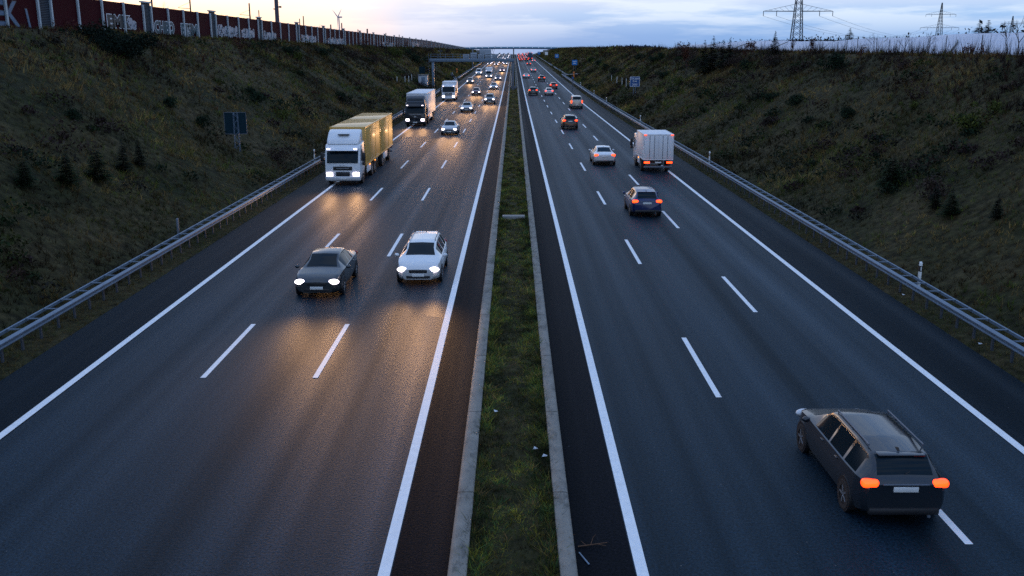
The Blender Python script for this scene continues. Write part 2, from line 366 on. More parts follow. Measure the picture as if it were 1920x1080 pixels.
for side, nm in ((-1, 'left'), (1, 'right')):
    ch = []
    cw = 36.5 if side < 0 else 35.5
    for y0, y1, dens, hs, ws in ((14, 70, 13, .34, .030), (70, 140, 8, .40, .05), (140, 300, 3.2, .55, .10), (300, 850, .75, .9, .24)):
        n = int((y1-y0)*(cw-17)*dens); X = side*rng.uniform(17.2, cw, n); Y = rng.uniform(y0, y1, n)
        den = .55+.5*wob(X*1.3, Y*1.1+5); keep = rng.uniform(0, 1, n) < np.clip(den+.35, .25, 1); X, Y = X[keep], Y[keep]; n = len(X)
        P = np.stack([X, Y, terrain(X, Y)], 1); PG = patch_gain(X, Y)
        h = hs*rng.uniform(.45, 1.35, n)*(1+.5*np.clip(wob(X*.8+3, Y*.7), -.8, 1))
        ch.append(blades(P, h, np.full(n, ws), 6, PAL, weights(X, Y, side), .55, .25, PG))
    # short verge grass between shoulder and slope
    e0 = 15.85 if side < 0 else 15.65
    for y0, y1, dens, ws in ((12, 60, 60, .016), (60, 150, 22, .03), (150, 400, 5, .09)):
        n = int((y1-y0)*1.9*dens); a = e0+rng.beta(1.3, 1.1, n)*1.9; Y = rng.uniform(y0, y1, n); X = side*a
        P = np.stack([X, Y, terrain(X, Y)], 1)
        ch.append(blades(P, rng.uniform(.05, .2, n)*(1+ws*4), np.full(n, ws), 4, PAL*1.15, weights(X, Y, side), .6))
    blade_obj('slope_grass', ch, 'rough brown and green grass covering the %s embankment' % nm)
ch = []
PM = np.array([(.036, .048, .010), (.016, .034, .016), (.056, .055, .010), (.060, .042, .024), (.010, .024, .014), (.085, .066, .036)])*np.array([1.32, 1.12, .62])*2.5
for y0, y1, dens, hs, ws in ((13, 40, 380, .085, .020), (40, 90, 150, .10, .034), (90, 240, 40, .10, .05), (240, 500, 8, .14, .11)):
    n = int((y1-y0)*1.78*dens); X = rng.uniform(-.89, .89, n); Y = rng.uniform(y0, y1, n)
    p = wob(X*4, Y*1.7); edge = np.clip(np.abs(X)/.9, 0, 1)**2
    keep = rng.uniform(0, 1, n) < np.clip(.75+.4*p+.3*edge, .35, 1); X, Y, p, edge = X[keep], Y[keep], p[keep], edge[keep]; n = len(X)
    w = np.ones((n, 6)); far = np.clip((Y-60)/80, 0, 1)
    w[:, 1] += 1.5*edge; w[:, 4] += 1.8*edge; w[:, 3] = .5+1.6*np.clip(-p, 0, 1)+1.6*far; w[:, 2] = 1.3*(1-far)+.2; w[:, 5] = .25+1.2*far; w /= w.sum(1, keepdims=True)
    P = np.stack([X, Y, MED(X, Y)], 1)
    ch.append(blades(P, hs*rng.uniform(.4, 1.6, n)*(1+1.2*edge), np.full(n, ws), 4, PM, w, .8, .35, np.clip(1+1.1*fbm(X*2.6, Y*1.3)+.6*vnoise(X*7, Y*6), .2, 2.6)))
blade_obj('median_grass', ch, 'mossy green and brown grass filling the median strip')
# tiny yellow flowers of the median
n = 260; X = rng.uniform(-.6, .6, n); Y = rng.uniform(18, 48, n); kk = wob(X*2, Y*.9) > .1; X, Y = X[kk], Y[kk]; n = len(X)
blade_obj('median_flowers', [blades(np.stack([X, Y, MED(X, Y)+.06], 1), np.full(n, .035), np.full(n, .02), 4, [(.45, .34, .02)], [1.0], .9)], 'tiny yellow flowers scattered in the median grass')

# ------------------------------------------------------------------ foliage builders
def leaf_mesh(name, P, size, cols, jit=.3, flat=0):
    n = len(P); a = rng.normal(0, 1, (n, 3)); a /= np.linalg.norm(a, axis=1, keepdims=True); b = rng.normal(0, 1, (n, 3)); b -= (a*b).sum(1, keepdims=True)*a; b /= np.linalg.norm(b, axis=1, keepdims=True)
    s = (size*rng.uniform(.6, 1.4, n))[:, None]
    V = np.stack([P-a*s, P+b*s*.5, P+a*s, P-b*s*.5], 1).reshape(-1, 3)
    c = np.array(cols)[rng.integers(0, len(cols), n)]*rng.uniform(1-jit, 1+jit, (n, 1)); C = np.concatenate([np.repeat(c, 4, 0), np.ones((n*4, 1))], 1)
    return np_mesh(name, V, np.arange(n*4).reshape(-1, 4), M['leaf'], C)
def bush_meshes(w, h, n, cols, size, seed=0, open_=0):
    r = np.random.default_rng(seed); nb = 14
    cs = np.stack([r.normal(0, w*.27, nb), r.normal(0, w*.27, nb), r.uniform(.12, .78, nb)*h], 1); rs = r.uniform(.16, .34, nb)*w
    k = r.integers(0, nb, n); d = r.normal(0, 1, (n, 3)); d /= np.linalg.norm(d, axis=1, keepdims=True)
    P = cs[k]+d*(rs[k]*r.uniform(.55, 1.08, n))[:, None]*np.array([1, 1, .85]); P = P[P[:, 2] > -.1]
    leaves = leaf_mesh('foliage', P, size, cols)
    mb = MB()
    for c in cs: 
        mid = Vector((c[0]*.35, c[1]*.35, c[2]*.5)); mb.tube((r.normal(0, .06), r.normal(0, .06), -.25), mid, .03*w/2+.01, .02, 5); mb.tube(mid, c, .02, .008, 4)
    return leaves, mb.mesh('stem', M['bark'])
def conifer_meshes(h, w, cols, seed=0, tiers=17, per=15):
    r = np.random.default_rng(seed); P0 = []; V = []; C = []
    for t in range(tiers):
        f = t/(tiers-1); z = h*(.06+.9*f); L = w*.5*(1-f)**.85+.05
        for k in range(per if f < .8 else 6):
            a = r.uniform(0, 2*math.pi); l = L*r.uniform(.7, 1.15); d = np.array([math.cos(a), math.sin(a), 0]); s = np.array([-d[1], d[0], 0]); up = r.uniform(-.1, .35)
            base = np.array([0, 0, z+r.uniform(-.05, .05)*h/2])
            m = 6
            for q in range(m):
                f0 = q/m; p = base+d*l*(f0+.12)+np.array([0, 0, l*(up*f0-.25*f0*f0)])
                ws = (.46*l*(1-f0*.6)+.08)*r.uniform(.7, 1.2)
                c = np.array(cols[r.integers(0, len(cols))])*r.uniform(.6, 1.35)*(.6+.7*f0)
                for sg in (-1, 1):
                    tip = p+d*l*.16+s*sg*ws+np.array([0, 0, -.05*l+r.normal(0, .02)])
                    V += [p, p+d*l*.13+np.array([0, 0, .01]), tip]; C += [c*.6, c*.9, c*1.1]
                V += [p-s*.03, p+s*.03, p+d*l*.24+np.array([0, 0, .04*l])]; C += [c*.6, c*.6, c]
        P0.append(z)
    V = np.array(V); C = np.concatenate([np.array(C), np.ones((len(C), 1))], 1)
    fol = np_mesh('crown', V, np.arange(len(V)).reshape(-1, 3), M['leaf'], C)
    return fol, MB().tube((0, 0, -.3), (0, 0, h*.97), .03*h/2+.02, .008, 6).mesh('trunk', M['bark'])
def bare_tree_meshes(h, spread, seed=0, leaves=None, lsize=.08, nl=6, depth=4, r0=None):
    r = np.random.default_rng(seed); mb = MB(); tr = MB(); tips = []
    def grow(p, d, l, rad, dep, target):
        q = p+d*l; mid = p+d*l*.5+Vector(r.normal(0, .04, 3))*l
        target.tube(p, mid, rad, rad*.85, 4 if dep < depth else 6, False); target.tube(mid, q, rad*.85, rad*.62, 4 if dep < depth else 6, False)
        if dep < 3: tips.append(mid)
        if dep == 0: tips.append(q); return
        for k in range(3 if dep > 1 else 3):
            nd = (d+Vector((r.normal(0, spread), r.normal(0, spread), r.normal(.18, spread*.6)))).normalized()
            grow(p+d*l*r.uniform(.55, 1), nd, l*r.uniform(.55, .82), rad*.55, dep-1, mb)
    rr = r0 or h*.014
    grow(Vector((0, 0, -.3)), Vector((r.normal(0, .04), r.normal(0, .04), 1)).normalized(), h*.38, rr, depth, tr)
    out = dict(trunk=tr.mesh('trunk', M['bark']), branches=mb.mesh('branches', M['bark']))
    if leaves is not None:
        T = np.array([tuple(t) for t in tips]); P = np.repeat(T, nl, 0)+r.normal(0, h*.035, (len(T)*nl, 3)); out['foliage'] = leaf_mesh('foliage', P, lsize, leaves)
    return out
def plant(name, meshes, loc, rz, sc, label, cat, group=None):
    o = thing(name, label, cat, loc, rz, group); o.scale = (sc, sc, sc)
    for k, me in meshes.items(): obj(k, me, o)
    return o

# ------------------------------------------------------------------ vehicles
MODELS = {}
def wheel_parts(r, w, side):
    ty = MB(); s = side
    n = 22; prof = [(r*.62, -w*.5), (r*.93, -w*.5), (r, -w*.36), (r, w*.36), (r*.93, w*.5), (r*.62, w*.5)]
    v = []; f = []
    for k in range(n):
        a = 2*math.pi*k/n
        for rad, x in prof: v.append((x, rad*math.cos(a), rad*math.sin(a)))
    m = len(prof)
    for k in range(n):
        for j in range(m-1): f.append((k*m+j, k*m+j+1, ((k+1) % n)*m+j+1, ((k+1) % n)*m+j))
    ty.add(v, f)
    ri = MB().tube((s*w*.30, 0, 0), (s*w*.36, 0, 0), r*.63, r*.60, 22)
    ri.tube((s*w*.36, 0, 0), (s*w*.46, 0, 0), r*.16, r*.12, 10)
    for k in range(5):
        a = 2*math.pi*k/5; ri.box((s*w*.41, math.cos(a)*r*.34, math.sin(a)*r*.34), (w*.12, r*.13, r*.13)); ri.tube((s*w*.41, math.cos(a)*r*.12, math.sin(a)*r*.12), (s*w*.39, math.cos(a)*r*.6, math.sin(a)*r*.6), r*.075, r*.09, 4)
    return ty.mesh('tyre', M['tyre']), ri.mesh('rim', M['rim'])
WHL = {}
def wheel_spec(r, w, x, y):
    s = 1 if x > 0 else -1; key = (round(r, 3), round(w, 3), s)
    if key not in WHL: WHL[key] = wheel_parts(r, w, s)
    ty, ri = WHL[key]
    return ('wheel', None, None, (x, y, r), [('tyre', ty, None), ('rim', ri, None)])

def smooth1(a, k):
    if k < 2: return a
    ker = np.ones(k)/k; p = np.pad(a, (k//2, k-1-k//2), mode='edge'); return np.convolve(p, ker, 'valid')
def car_model(key, L=4.5, W=1.82, ztop=None, belt=None, hoodz=None, ws=None, rw=None, side=(), wt=.60, wheel=.33, axles=None, rails=False, zb=.2, lampz=.66, tailz=.88, tail='wide', hgt=None):
    """forward is +y; ztop/belt are (y,z) lists; ws=(y_bottom,y_top) of windscreen, rw=(y_top,y_bottom)"""
    hl = L/2; hw = W/2
    base = np.linspace(-hl, hl, 70); extra = [v for s in side for v in s]+list(ws)+list(rw); Y = np.unique(np.round(np.concatenate([base, extra]), 4))
    fine = np.linspace(-hl, hl, 400)
    def crv(pts, k): 
        x, z = zip(*pts); return np.interp(Y, fine, smooth1(np.interp(fine, x, z), k))
    zt = crv(ztop, 15); zs = np.minimum(crv(belt, 21), zt-.012)
    wb = crv([(-hl, hw*.80), (-hl+.10, hw*.91), (-hl+.45, hw*.98), (-hl+1.0, hw), (hl-1.1, hw), (hl-.55, hw*.96), (hl-.2, hw*.86), (hl, hw*.66)], 9)
    bot = crv([(-hl, zb+.14), (-hl+.3, zb+.02), (hl-.35, zb), (hl, zb+.06)], 9)
    nP = 11; rows = []
    for i, y in enumerate(Y):
        w, b, s, t = wb[i], bot[i], zs[i], zt[i]; g = t-s; k = min(1, max(0, g/.33)); wtop = wt*hw/.6*.6/.6 if False else wt
        x7 = w*.87+(wtop-w*.87)*k; x8 = w*.70+(wtop*.86-w*.70)*k
        rows.append([(0, b), (w*.82, b), (w*.955, b+.07), (w, b+.38*(s-b)), (w*.995, b+.70*(s-b)), (w*.955, s), (w*.925, s+min(.015, g*.3)), (x7, s+g*.80), (x7*.965, s+g*.90), (x8, s+g*.985), (0, t+.012)])
    rows = np.array(rows)                                   # (n,11,2)
    n = len(Y); vid = {}; V = []
    ring = [(j, 1) for j in range(nP)]+[(j, -1) for j in range(nP-2, 0, -1)]
    for i in range(n):
        for jj, (j, sg) in enumerate(ring): V.append((rows[i, j, 0]*sg, Y[i], rows[i, j, 1]))
    m = len(ring); groups = dict(body=[], windscreen=[], rear_window=[], side_r=[], side_l=[])
    for i in range(n-1):
        yc = (Y[i]+Y[i+1])/2
        for jj in range(m):
            q = (i*m+jj, i*m+(jj+1) % m, (i+1)*m+(jj+1) % m, (i+1)*m+jj); j0 = ring[jj][0]; j1 = ring[(jj+1) % m][0]; lo = min(j0, j1); sg = 1 if jj < nP-1 else -1
            reg = 'body'
            if lo == 9:
                if ws[1] < yc < ws[0]: reg = 'windscreen'
                elif rw[1] < yc < rw[0]: reg = 'rear_window'
            elif lo == 6 and any(a < yc < b for a, b in side): reg = 'side_r' if sg > 0 else 'side_l'
            groups[reg].append(q)
    groups['body'] += [tuple(range(m)), tuple(range((n-1)*m+m-1, (n-1)*m-1, -1))]
    def sub(fs, nm, mm, sm=True):
        used = sorted({a for f in fs for a in f}); mp = {a: k for k, a in enumerate(used)}
        me = bpy.data.meshes.new(nm); me.from_pydata([V[a] for a in used], [], [[mp[a] for a in f] for f in fs])
        bm = bmesh.new(); bm.from_mesh(me); bmesh.ops.recalc_face_normals(bm, faces=bm.faces)
        if nm != 'body' and sum((f.normal.dot(f.calc_center_median()-Vector((0, 0, .7)))) for f in bm.faces) < 0: bmesh.ops.reverse_faces(bm, faces=bm.faces)
        bm.to_mesh(me); bm.free(); fin(me, mm, True); return me
    P = [('body', sub(groups['body'], 'body', PA['silver']), 'PAINT', None, [])]
    for nm, g in (('windscreen', 'windscreen'), ('rear_window', 'rear_window'), ('side_window', 'side_r'), ('side_window', 'side_l')):
        if groups[g]: P.append((nm, sub(groups[g], nm, M['glass']), None, None, []))
    ax = axles or (-hl+.85, hl-.88); xw = hw-.10
    for y in ax:
        for s in (-1, 1):
            P.append(('arch_liner', MB().tube((s*(hw*.93), y, wheel+.02), (s*(hw+.004), y, wheel+.02), wheel*1.17, wheel*1.15, 24).mesh('arch_liner', M['dark']), None, None, []))
            P.append(wheel_spec(wheel, .22, s*(xw+.005), y))
    yf = hl; front_w = hw
    def zat(y): return float(np.interp(y, Y, zt))
    for s in (-1, 1):
        hb = MB().ell((s*hw*.70, yf-.13, lampz), (.22, .16, .105), 14, 8); P.append(('headlight', hb.mesh('headlight', M['head']), 'HEAD', None, []))
        if tail == 'tall': tb = MB().cbox((s*(hw*.90), -hl+.10, tailz), (.13, .16, .46), .04)
        else: tb = MB().cbox((s*(hw*.755), -hl+.085, tailz), (.36, .20, .18), .08, 3)
        P.append(('tail_light', tb.mesh('tail_light', M['tail']), 'TAIL', None, []))
        mi = MB().ell((s*(hw+.09), ws[1]+.55 if ws[1]+.55 < ws[0] else ws[0]-.25, float(np.interp(ws[0], Y, zs))+.06), (.10, .07, .07), 10, 6); P.append(('wing_mirror', mi.mesh('wing_mirror', PA['silver']), 'PAINT', None, []))
    P.append(('grille', MB().cbox((0, yf-.02, lampz-.06), (hw*.80, .06, .14), .02).cbox((0, yf-.01, zb+.16), (hw*1.05, .06, .11), .02).mesh('grille', M['dark']), None, None, []))
    P.append(('number_plate', MB().cbox((0, yf+.018, .44), (.50, .025, .11), .008).mesh('number_plate', M['plate']), None, None, []))
    P.append(('number_plate', MB().cbox((0, -hl-.012, tailz-.10 if tail != 'tall' else .62), (.50, .03, .11), .008).mesh('number_plate', M['plate']), None, None, []))
    P.append(('bumper', MB().cbox((0, -hl+.06, zb+.17), (hw*1.55, .2, .16), .05).mesh('bumper', M['dark']), None, None, []))
    for s in (-1, 1):
        for yy in (.1, -.85): P.append(('door_handle', MB().cbox((s*hw*.985, yy, zs[len(zs)//2]-.08), (.03, .16, .025), .008).mesh('door_handle', PA['silver']), 'PAINT', None, []))
    P.append(('exhaust', MB().tube((hw*.55, -hl+.1, zb+.07), (hw*.55, -hl-.03, zb+.07), .035, .035, 8).mesh('exhaust', M['galvd']), None, None, []))
    P.append(('aerial', MB().add([(-.02, rw[0]+.28, zat(rw[0]+.28)), (.02, rw[0]+.28, zat(rw[0]+.28)), (0, rw[0]+.10, zat(rw[0]+.15)+.07), (-.02, rw[0]+.06, zat(rw[0]+.1)), (.02, rw[0]+.06, zat(rw[0]+.1))], [(0, 1, 2), (0, 2, 3), (1, 4, 2), (3, 2, 4)]).mesh('aerial', M['dark']), None, None, []))
    if tail != 'tall' and rw[0]-rw[1] < .5:
        ym = (rw[0]+rw[1])/2; zm = zat(rw[1]); P.append(('rear_wiper', MB().tube((0, rw[1]-.01, zm+.03), (.30, ym-.02, zm+.11), .012, .010, 5).mesh('rear_wiper', M['dark']), None, None, []))
        P.append(('spoiler', MB().cbox((0, rw[0]-.02, zat(rw[0])+.0), (wt*1.55, .20, .035), .015).mesh('spoiler', PA['silver']), 'PAINT', None, []))
        P.append(('tailgate_strip', MB().cbox((0, -hl+.0, tailz-.0), (hw*1.0, .05, .03), .01).mesh('tailgate_strip', M['galvd']), None, None, []))
    if rails:
        for s in (-1, 1):
            y0, y1 = rails; rb = MB(); zr = zat((y0+y1)/2)
            rb.tube((s*wt*.90, y0, zr+.035), (s*wt*.90, y1, zr+.035), .018, .018, 6)
            for yy in (y0+.03, (y0+y1)/2, y1-.03): rb.tube((s*wt*.90, yy, zr-.05), (s*wt*.90, yy, zr+.035), .015, .015, 6)
            P.append(('roof_rail', rb.mesh('roof_rail', M['galvd']), None, None, []))
    MODELS[key] = dict(parts=P, lamp=(hw*.70, hl+.06, lampz), L=L, W=W)
car_model('sedan', 4.7, 1.86, [(-2.35, .84), (-2.28, .98), (-1.75, 1.05), (-1.62, 1.07), (-.85, 1.40), (-.35, 1.455), (.15, 1.45), (.42, 1.41), (1.18, 1.0), (1.9, .88), (2.2, .78), (2.35, .64)],
          [(-2.35, .80), (-2.2, .93), (-1.5, .95), (.9, .92), (1.3, .93), (2.0, .82), (2.35, .60)], ws=(1.16, .42), rw=(-.85, -1.60), side=[(-1.18, -.28), (-.20, .72)], wt=.60)
car_model('wagon', 4.75, 1.86, [(-2.37, .90), (-2.30, 1.06), (-2.12, 1.30), (-1.95, 1.44), (-1.2, 1.50), (.1, 1.49), (.42, 1.43), (1.2, 1.02), (1.9, .90), (2.2, .80), (2.37, .66)],
          [(-2.37, .86), (-2.25, .98), (-1.5, .97), (.9, .94), (1.3, .95), (2.0, .84), (2.37, .62)], ws=(1.18, .42), rw=(-1.93, -2.26), side=[(-1.85, -1.22), (-1.12, -.28), (-.20, .74)], wt=.62, rails=(-1.7, .2), tailz=.95)
car_model('hatch', 4.2, 1.80, [(-2.1, .84), (-2.04, 1.02), (-1.80, 1.28), (-1.60, 1.42), (-1.0, 1.49), (.15, 1.48), (.45, 1.42), (1.2, 1.02), (1.75, .90), (1.98, .80), (2.1, .66)],
          [(-2.1, .80), (-2.0, .95), (-1.3, .97), (.9, .93), (1.25, .94), (1.8, .84), (2.1, .62)], ws=(1.18, .45), rw=(-1.56, -1.98), side=[(-1.30, -.30), (-.22, .76)], wt=.60, wheel=.315, tailz=.93)
car_model('suv', 4.5, 1.90, [(-2.25, .95), (-2.2, 1.14), (-2.02, 1.42), (-1.85, 1.60), (-1.2, 1.68), (.1, 1.66), (.38, 1.60), (1.08, 1.14), (1.8, 1.03), (2.1, .92), (2.25, .78)],
          [(-2.25, .92), (-2.1, 1.08), (-1.5, 1.09), (.9, 1.05), (1.2, 1.06), (1.9, .96), (2.25, .74)], ws=(1.06, .38), rw=(-1.82, -2.16), side=[(-1.75, -1.20), (-1.10, -.28), (-.20, .70)], wt=.64, wheel=.36, zb=.26, lampz=.80, tailz=1.08, rails=(-1.6, .1))
car_model('van', 4.95, 1.96, [(-2.47, 1.05), (-2.44, 1.35), (-2.38, 1.80), (-2.28, 1.98), (-1.5, 2.03), (.6, 2.01), (.95, 1.93), (1.62, 1.22), (2.1, 1.08), (2.35, .95), (2.47, .80)],
          [(-2.47, .98), (-2.35, 1.16), (-1.5, 1.17), (1.2, 1.12), (1.6, 1.13), (2.2, .98), (2.47, .74)], ws=(1.60, .95), rw=(-2.30, -2.425), side=[(-2.1, -1.0), (-.9, .1), (.2, 1.1)], wt=.76, wheel=.34, zb=.24, lampz=.80, tailz=1.12, tail='tall')

def truck_model(key, kind, boxlen=13.4, boxh=2.75, tandem=False, high=True, rear=False, W=2.55):
    """forward +y, front bumper at y=0, body extends to -y"""
    P = []; hw = W/2; H = 3.55 if high else 3.0
    # cab
    prof = [(0, .42), (.02, 1.10), (-.02, 1.62), (-.30, 2.62), (-.50, 2.86), (-2.2, 2.92 if not high else 3.0), (-2.2, .95), (-1.95, .95), (-1.85, .62), (-.75, .62), (-.65, .42)]
    P.append(('cab', MB().prism(prof, -hw+.03, hw-.03, .07, 3).mesh('cab', PA['truckwhite']), 'PAINT', None, []))
    if high:
        pr = [(-.42, 2.86), (-.62, 3.20), (-1.25, 3.66), (-1.7, 3.80), (-2.15, 3.82), (-2.15, 2.86)]
        P.append(('roof_fairing', MB().prism(pr, -hw+.12, hw-.12, .12, 3).mesh('roof_fairing', PA['truckwhite']), 'PAINT', None, []))
        P.append(('sun_visor', MB().prism([(.0, 2.50), (.13, 2.47), (-.16, 2.74), (-.26, 2.72)], -hw+.16, hw-.16, .01, 1).mesh('sun_visor', M['dark'] if kind == 'black' else PA['truckwhite']), None if kind == 'black' else 'PAINT', None, []))
        if kind != 'black': P.append(('roof_hatch', MB().cbox((0, -1.02, 3.53), (.8, .5, .05), .02).mesh('roof_hatch', M['glass']), None, None, []))
        else: P.append(('upper_window', MB().prism([(-.60, 3.18), (-.585, 3.20), (-.88, 3.42), (-.92, 3.42)], -hw+.3, hw-.3, .004, 1).mesh('upper_window', M['glass']), None, None, []))
    # windscreen hugging the raked front
    def fy(z): return -.02-(z-1.62)*.28 if z > 1.62 else .02
    P.append(('windscreen', MB().prism([(fy(1.62)+.005, 1.60), (fy(1.62)+.022, 1.61), (fy(2.55)+.022, 2.55), (fy(2.58)-.03, 2.58)], -hw+.17, hw-.17, .006, 1).mesh('windscreen', M['glass']), None, None, []))
    for s in (-1, 1):
        P.append(('side_window', MB().prism([(-.42, 1.70), (-1.25, 1.62), (-1.25, 2.50), (-.62, 2.50)], s*(hw-.035), s*(hw-.018), 0).mesh('side_window', M['glass']), None, None, []))
        hd = MB().cbox((s*(hw-.33), .0, .80), (.46, .14, .30), .06); P.append(('headlight', hd.mesh('headlight', M['head']), 'HEAD', None, []))
        mr_ = MB().cbox((s*(hw+.20), -.30, 2.0), (.24, .12, .62), .04).cbox((s*(hw+.18), -.30, 1.55), (.22, .12, .26), .04); mr_.tube((s*(hw-.06), -.40, 2.38), (s*(hw+.2), -.31, 2.34), .02, .02, 6); mr_.tube((s*(hw-.06), -.40, 1.5), (s*(hw+.2), -.31, 1.5), .02, .02, 6)
        P.append(('wing_mirror', mr_.mesh('wing_mirror', M['dark']), None, None, []))
        P.append(('marker_light', MB().cbox((s*(hw-.32), -.16 if not high else .02, 2.66 if not high else 2.60), (.22, .08, .07), .02).mesh('marker_light', M['marker']), None, None, []))
        st = MB().cbox((s*(hw-.14), -1.35, .45), (.24, .55, .10), .02).cbox((s*(hw-.12), -1.35, .70), (.24, .55, .08), .02); P.append(('step', st.mesh('step', M['dark']), None, None, []))
    gr = MB()
    if kind == 'black':
        gr.cbox((0, .035, 1.20), (1.55, .05, .62), .03)
    else:
        for z in (1.02, 1.16, 1.30, 1.44): gr.cbox((0, .022+(0 if z < 1.4 else -.012), z), (1.35, .05, .085), .012)
        if kind == 'man': gr = MB().cbox((0, .03, 1.22), (1.35, .06, .26), .05).cbox((0, .028, .80), (.98, .06, .34), .05)
    P.append(('grille', gr.mesh('grille', M['dark']), None, None, []))
    if kind == 'black':                                      # chrome strip and diagonal bar
        b = MB().box((0, .065, 1.50), (1.6, .012, .05)); b.add([(-.62, .068, 1.02), (-.56, .068, 1.02), (.62, .068, 1.40), (.56, .068, 1.40)], [(0, 1, 2, 3)]); b.tube((0, .060, 1.21), (0, .078, 1.21), .11, .11, 16)
        P.append(('badge', b.mesh('badge', M['rim']), None, None, []))
    if kind == 'man':
        P.append(('badge', MB().prism([(.075, 1.44), (.06, 1.50), (.05, 1.44)], -.2, .2, 0).box((0, .064, 1.22), (.9, .012, .03)).mesh('badge', M['rim']), None, None, []))
        P.append(('wiper', MB().tube((-.75, .03, 1.64), (.05, -.03, 1.88), .014, .014, 5).tube((.1, .03, 1.64), (.85, -.03, 1.86), .014, .014, 5).mesh('wiper', M['dark']), None, None, []))
    P.append(('bumper', MB().cbox((0, -.12, .50), (W-.06, .46, .34), .09, 3).mesh('bumper', M['dark'] if kind == 'black' else PA['truckwhite']), None if kind == 'black' else 'PAINT', None, []))
    P.append(('number_plate', MB().cbox((0, .125, .50), (.52, .025, .115), .008).mesh('number_plate', M['plate']), None, None, []))
    # chassis and cargo
    y0 = -2.55; total = boxlen if not tandem else 15.9
    ch = MB().box((0, (y0-total)/2-.2, .92), (.95, total-.2+abs(y0)*.0+1.4, .24)); P.append(('chassis', ch.mesh('chassis', M['dark']), None, None, []))
    boxes = [(y0, y0-boxlen)] if not tandem else [(y0, y0-7.8), (y0-8.05, y0-15.85)]
    for a, b in boxes:
        zb_ = 1.12; c = MB().cbox((0, (a+b)/2, zb_+boxh/2), (W, a-b, boxh), .05)
        bd = ('cargo_box', c.mesh('cargo_box', PA['trailerwhite']), 'BOX', None, [])
        tr = MB()
        for s in (-1, 1):
            tr.box((s*(hw+.006), (a+b)/2, zb_+boxh-.05), (.03, a-b, .10)); tr.box((s*(hw+.006), (a+b)/2, zb_+.05), (.03, a-b, .10))
            for q in (a-.04, b+.04): tr.box((s*(hw+.006), q, zb_+boxh/2), (.034, .09, boxh))
            if tandem:
                tr.box((s*(hw+.004), a-2.6, zb_+boxh/2), (.026, .05, boxh)); tr.box((s*(hw+.004), a-5.2, zb_+boxh/2), (.026, .05, boxh))
        for q in (a+.004, b-.004):
            tr.box((0, q, zb_+boxh-.06), (W, .03, .12)); tr.box((0, q, zb_+.06), (W, .03, .12))
        bd[4].append(('frame_rail', tr.mesh('frame_rail', PA['trailerwhite']), 'BOX'))
        P.append(bd)
        if rear or True:
            dr = MB()
            for s in (-1, 1): dr.cbox((s*(hw*.49), b-.02, zb_+boxh/2), (hw*.93, .03, boxh-.26), .01)
            d = ('rear_door', dr.mesh('rear_door', PA['trailerwhite']), 'BOX', None, [])
            lb = MB()
            for x in (-.75, -.35, .35, .75): lb.tube((x, b-.05, zb_+.1), (x, b-.05, zb_+boxh-.1), .018, .018, 6)
            d[4].append(('locking_bar', lb.mesh('locking_bar', M['galvd']), None)); P.append(d)
    yr = boxes[-1][1]
    for s in (-1, 1):
        if tandem: lst = [(y0-1.6, 2.0), (y0-11.0, 2.4)]
        elif boxlen > 9: lst = [((y0-3.3+yr+5.3)/2, (y0-3.3)-(yr+5.3))]
        else: lst = [((y0-.6+yr+2.7)/2, max(.6, (y0-.6)-(yr+2.7)))]
        for yc, ln in lst: P.append(('side_skirt', MB().cbox((s*(hw-.05), yc, .78), (.05, ln, .5), .02).mesh('side_skirt', PA['trailerwhite']), None, None, []))
    for s in (-1, 1):
        for yy in ([y0-1.9, y0-4.6] if boxlen > 6 else [y0-1.5]):
            P.append(('marker_light', MB().cbox((s*(hw+.02), yy, 1.03), (.05, .22, .07), .015).mesh('marker_light', M['amber']), None, None, []))
        P.append(('tail_light', MB().cbox((s*(hw-.30), yr-.03, .92), (.48, .08, .15), .02).mesh('tail_light', M['tail']), 'TAIL', None, []))
        P.append(('marker_light', MB().cbox((s*(hw-.12), yr-.04, 1.12+boxh-.06), (.2, .07, .07), .015).mesh('marker_light', M['tail']), 'TAIL', None, []))
    P.append(('rear_bumper', MB().cbox((0, yr-.02, .55), (W-.1, .12, .16), .03).mesh('rear_bumper', M['galvd']), None, None, []))
    P.append(('number_plate', MB().cbox((0, yr-.06, .92), (.52, .03, .115), .008).mesh('number_plate', M['plate']), None, None, []))
    ax = [-1.35]
    if tandem: ax += [-5.9, -7.3, -11.8, -16.2]
    elif boxlen > 9: ax += [-4.9, yr+2.0, yr+3.3, yr+4.6]
    else: ax += [yr+1.9] if boxlen < 6.5 else [yr+1.6, yr+2.9]
    for y in ax:
        for s in (-1, 1): P.append(wheel_spec(.50, .34, s*(hw-.20), y))
    MODELS[key] = dict(parts=P, lamp=(hw-.33, .12, .80), L=-yr, W=W)
truck_model('lorry_tandem', 'man', tandem=True, boxh=2.8)
truck_model('lorry_black', 'black', 13.4, 2.85)
truck_model('lorry_short', 'scania', 5.6, 2.25, high=False)
truck_model('lorry_box', 'scania', 7.2, 2.75, high=False)
truck_model('lorry_small', 'scania', 4.6, 2.15, high=False, W=2.5)
truck_model('lorry_long', 'scania', 13.4, 2.85)

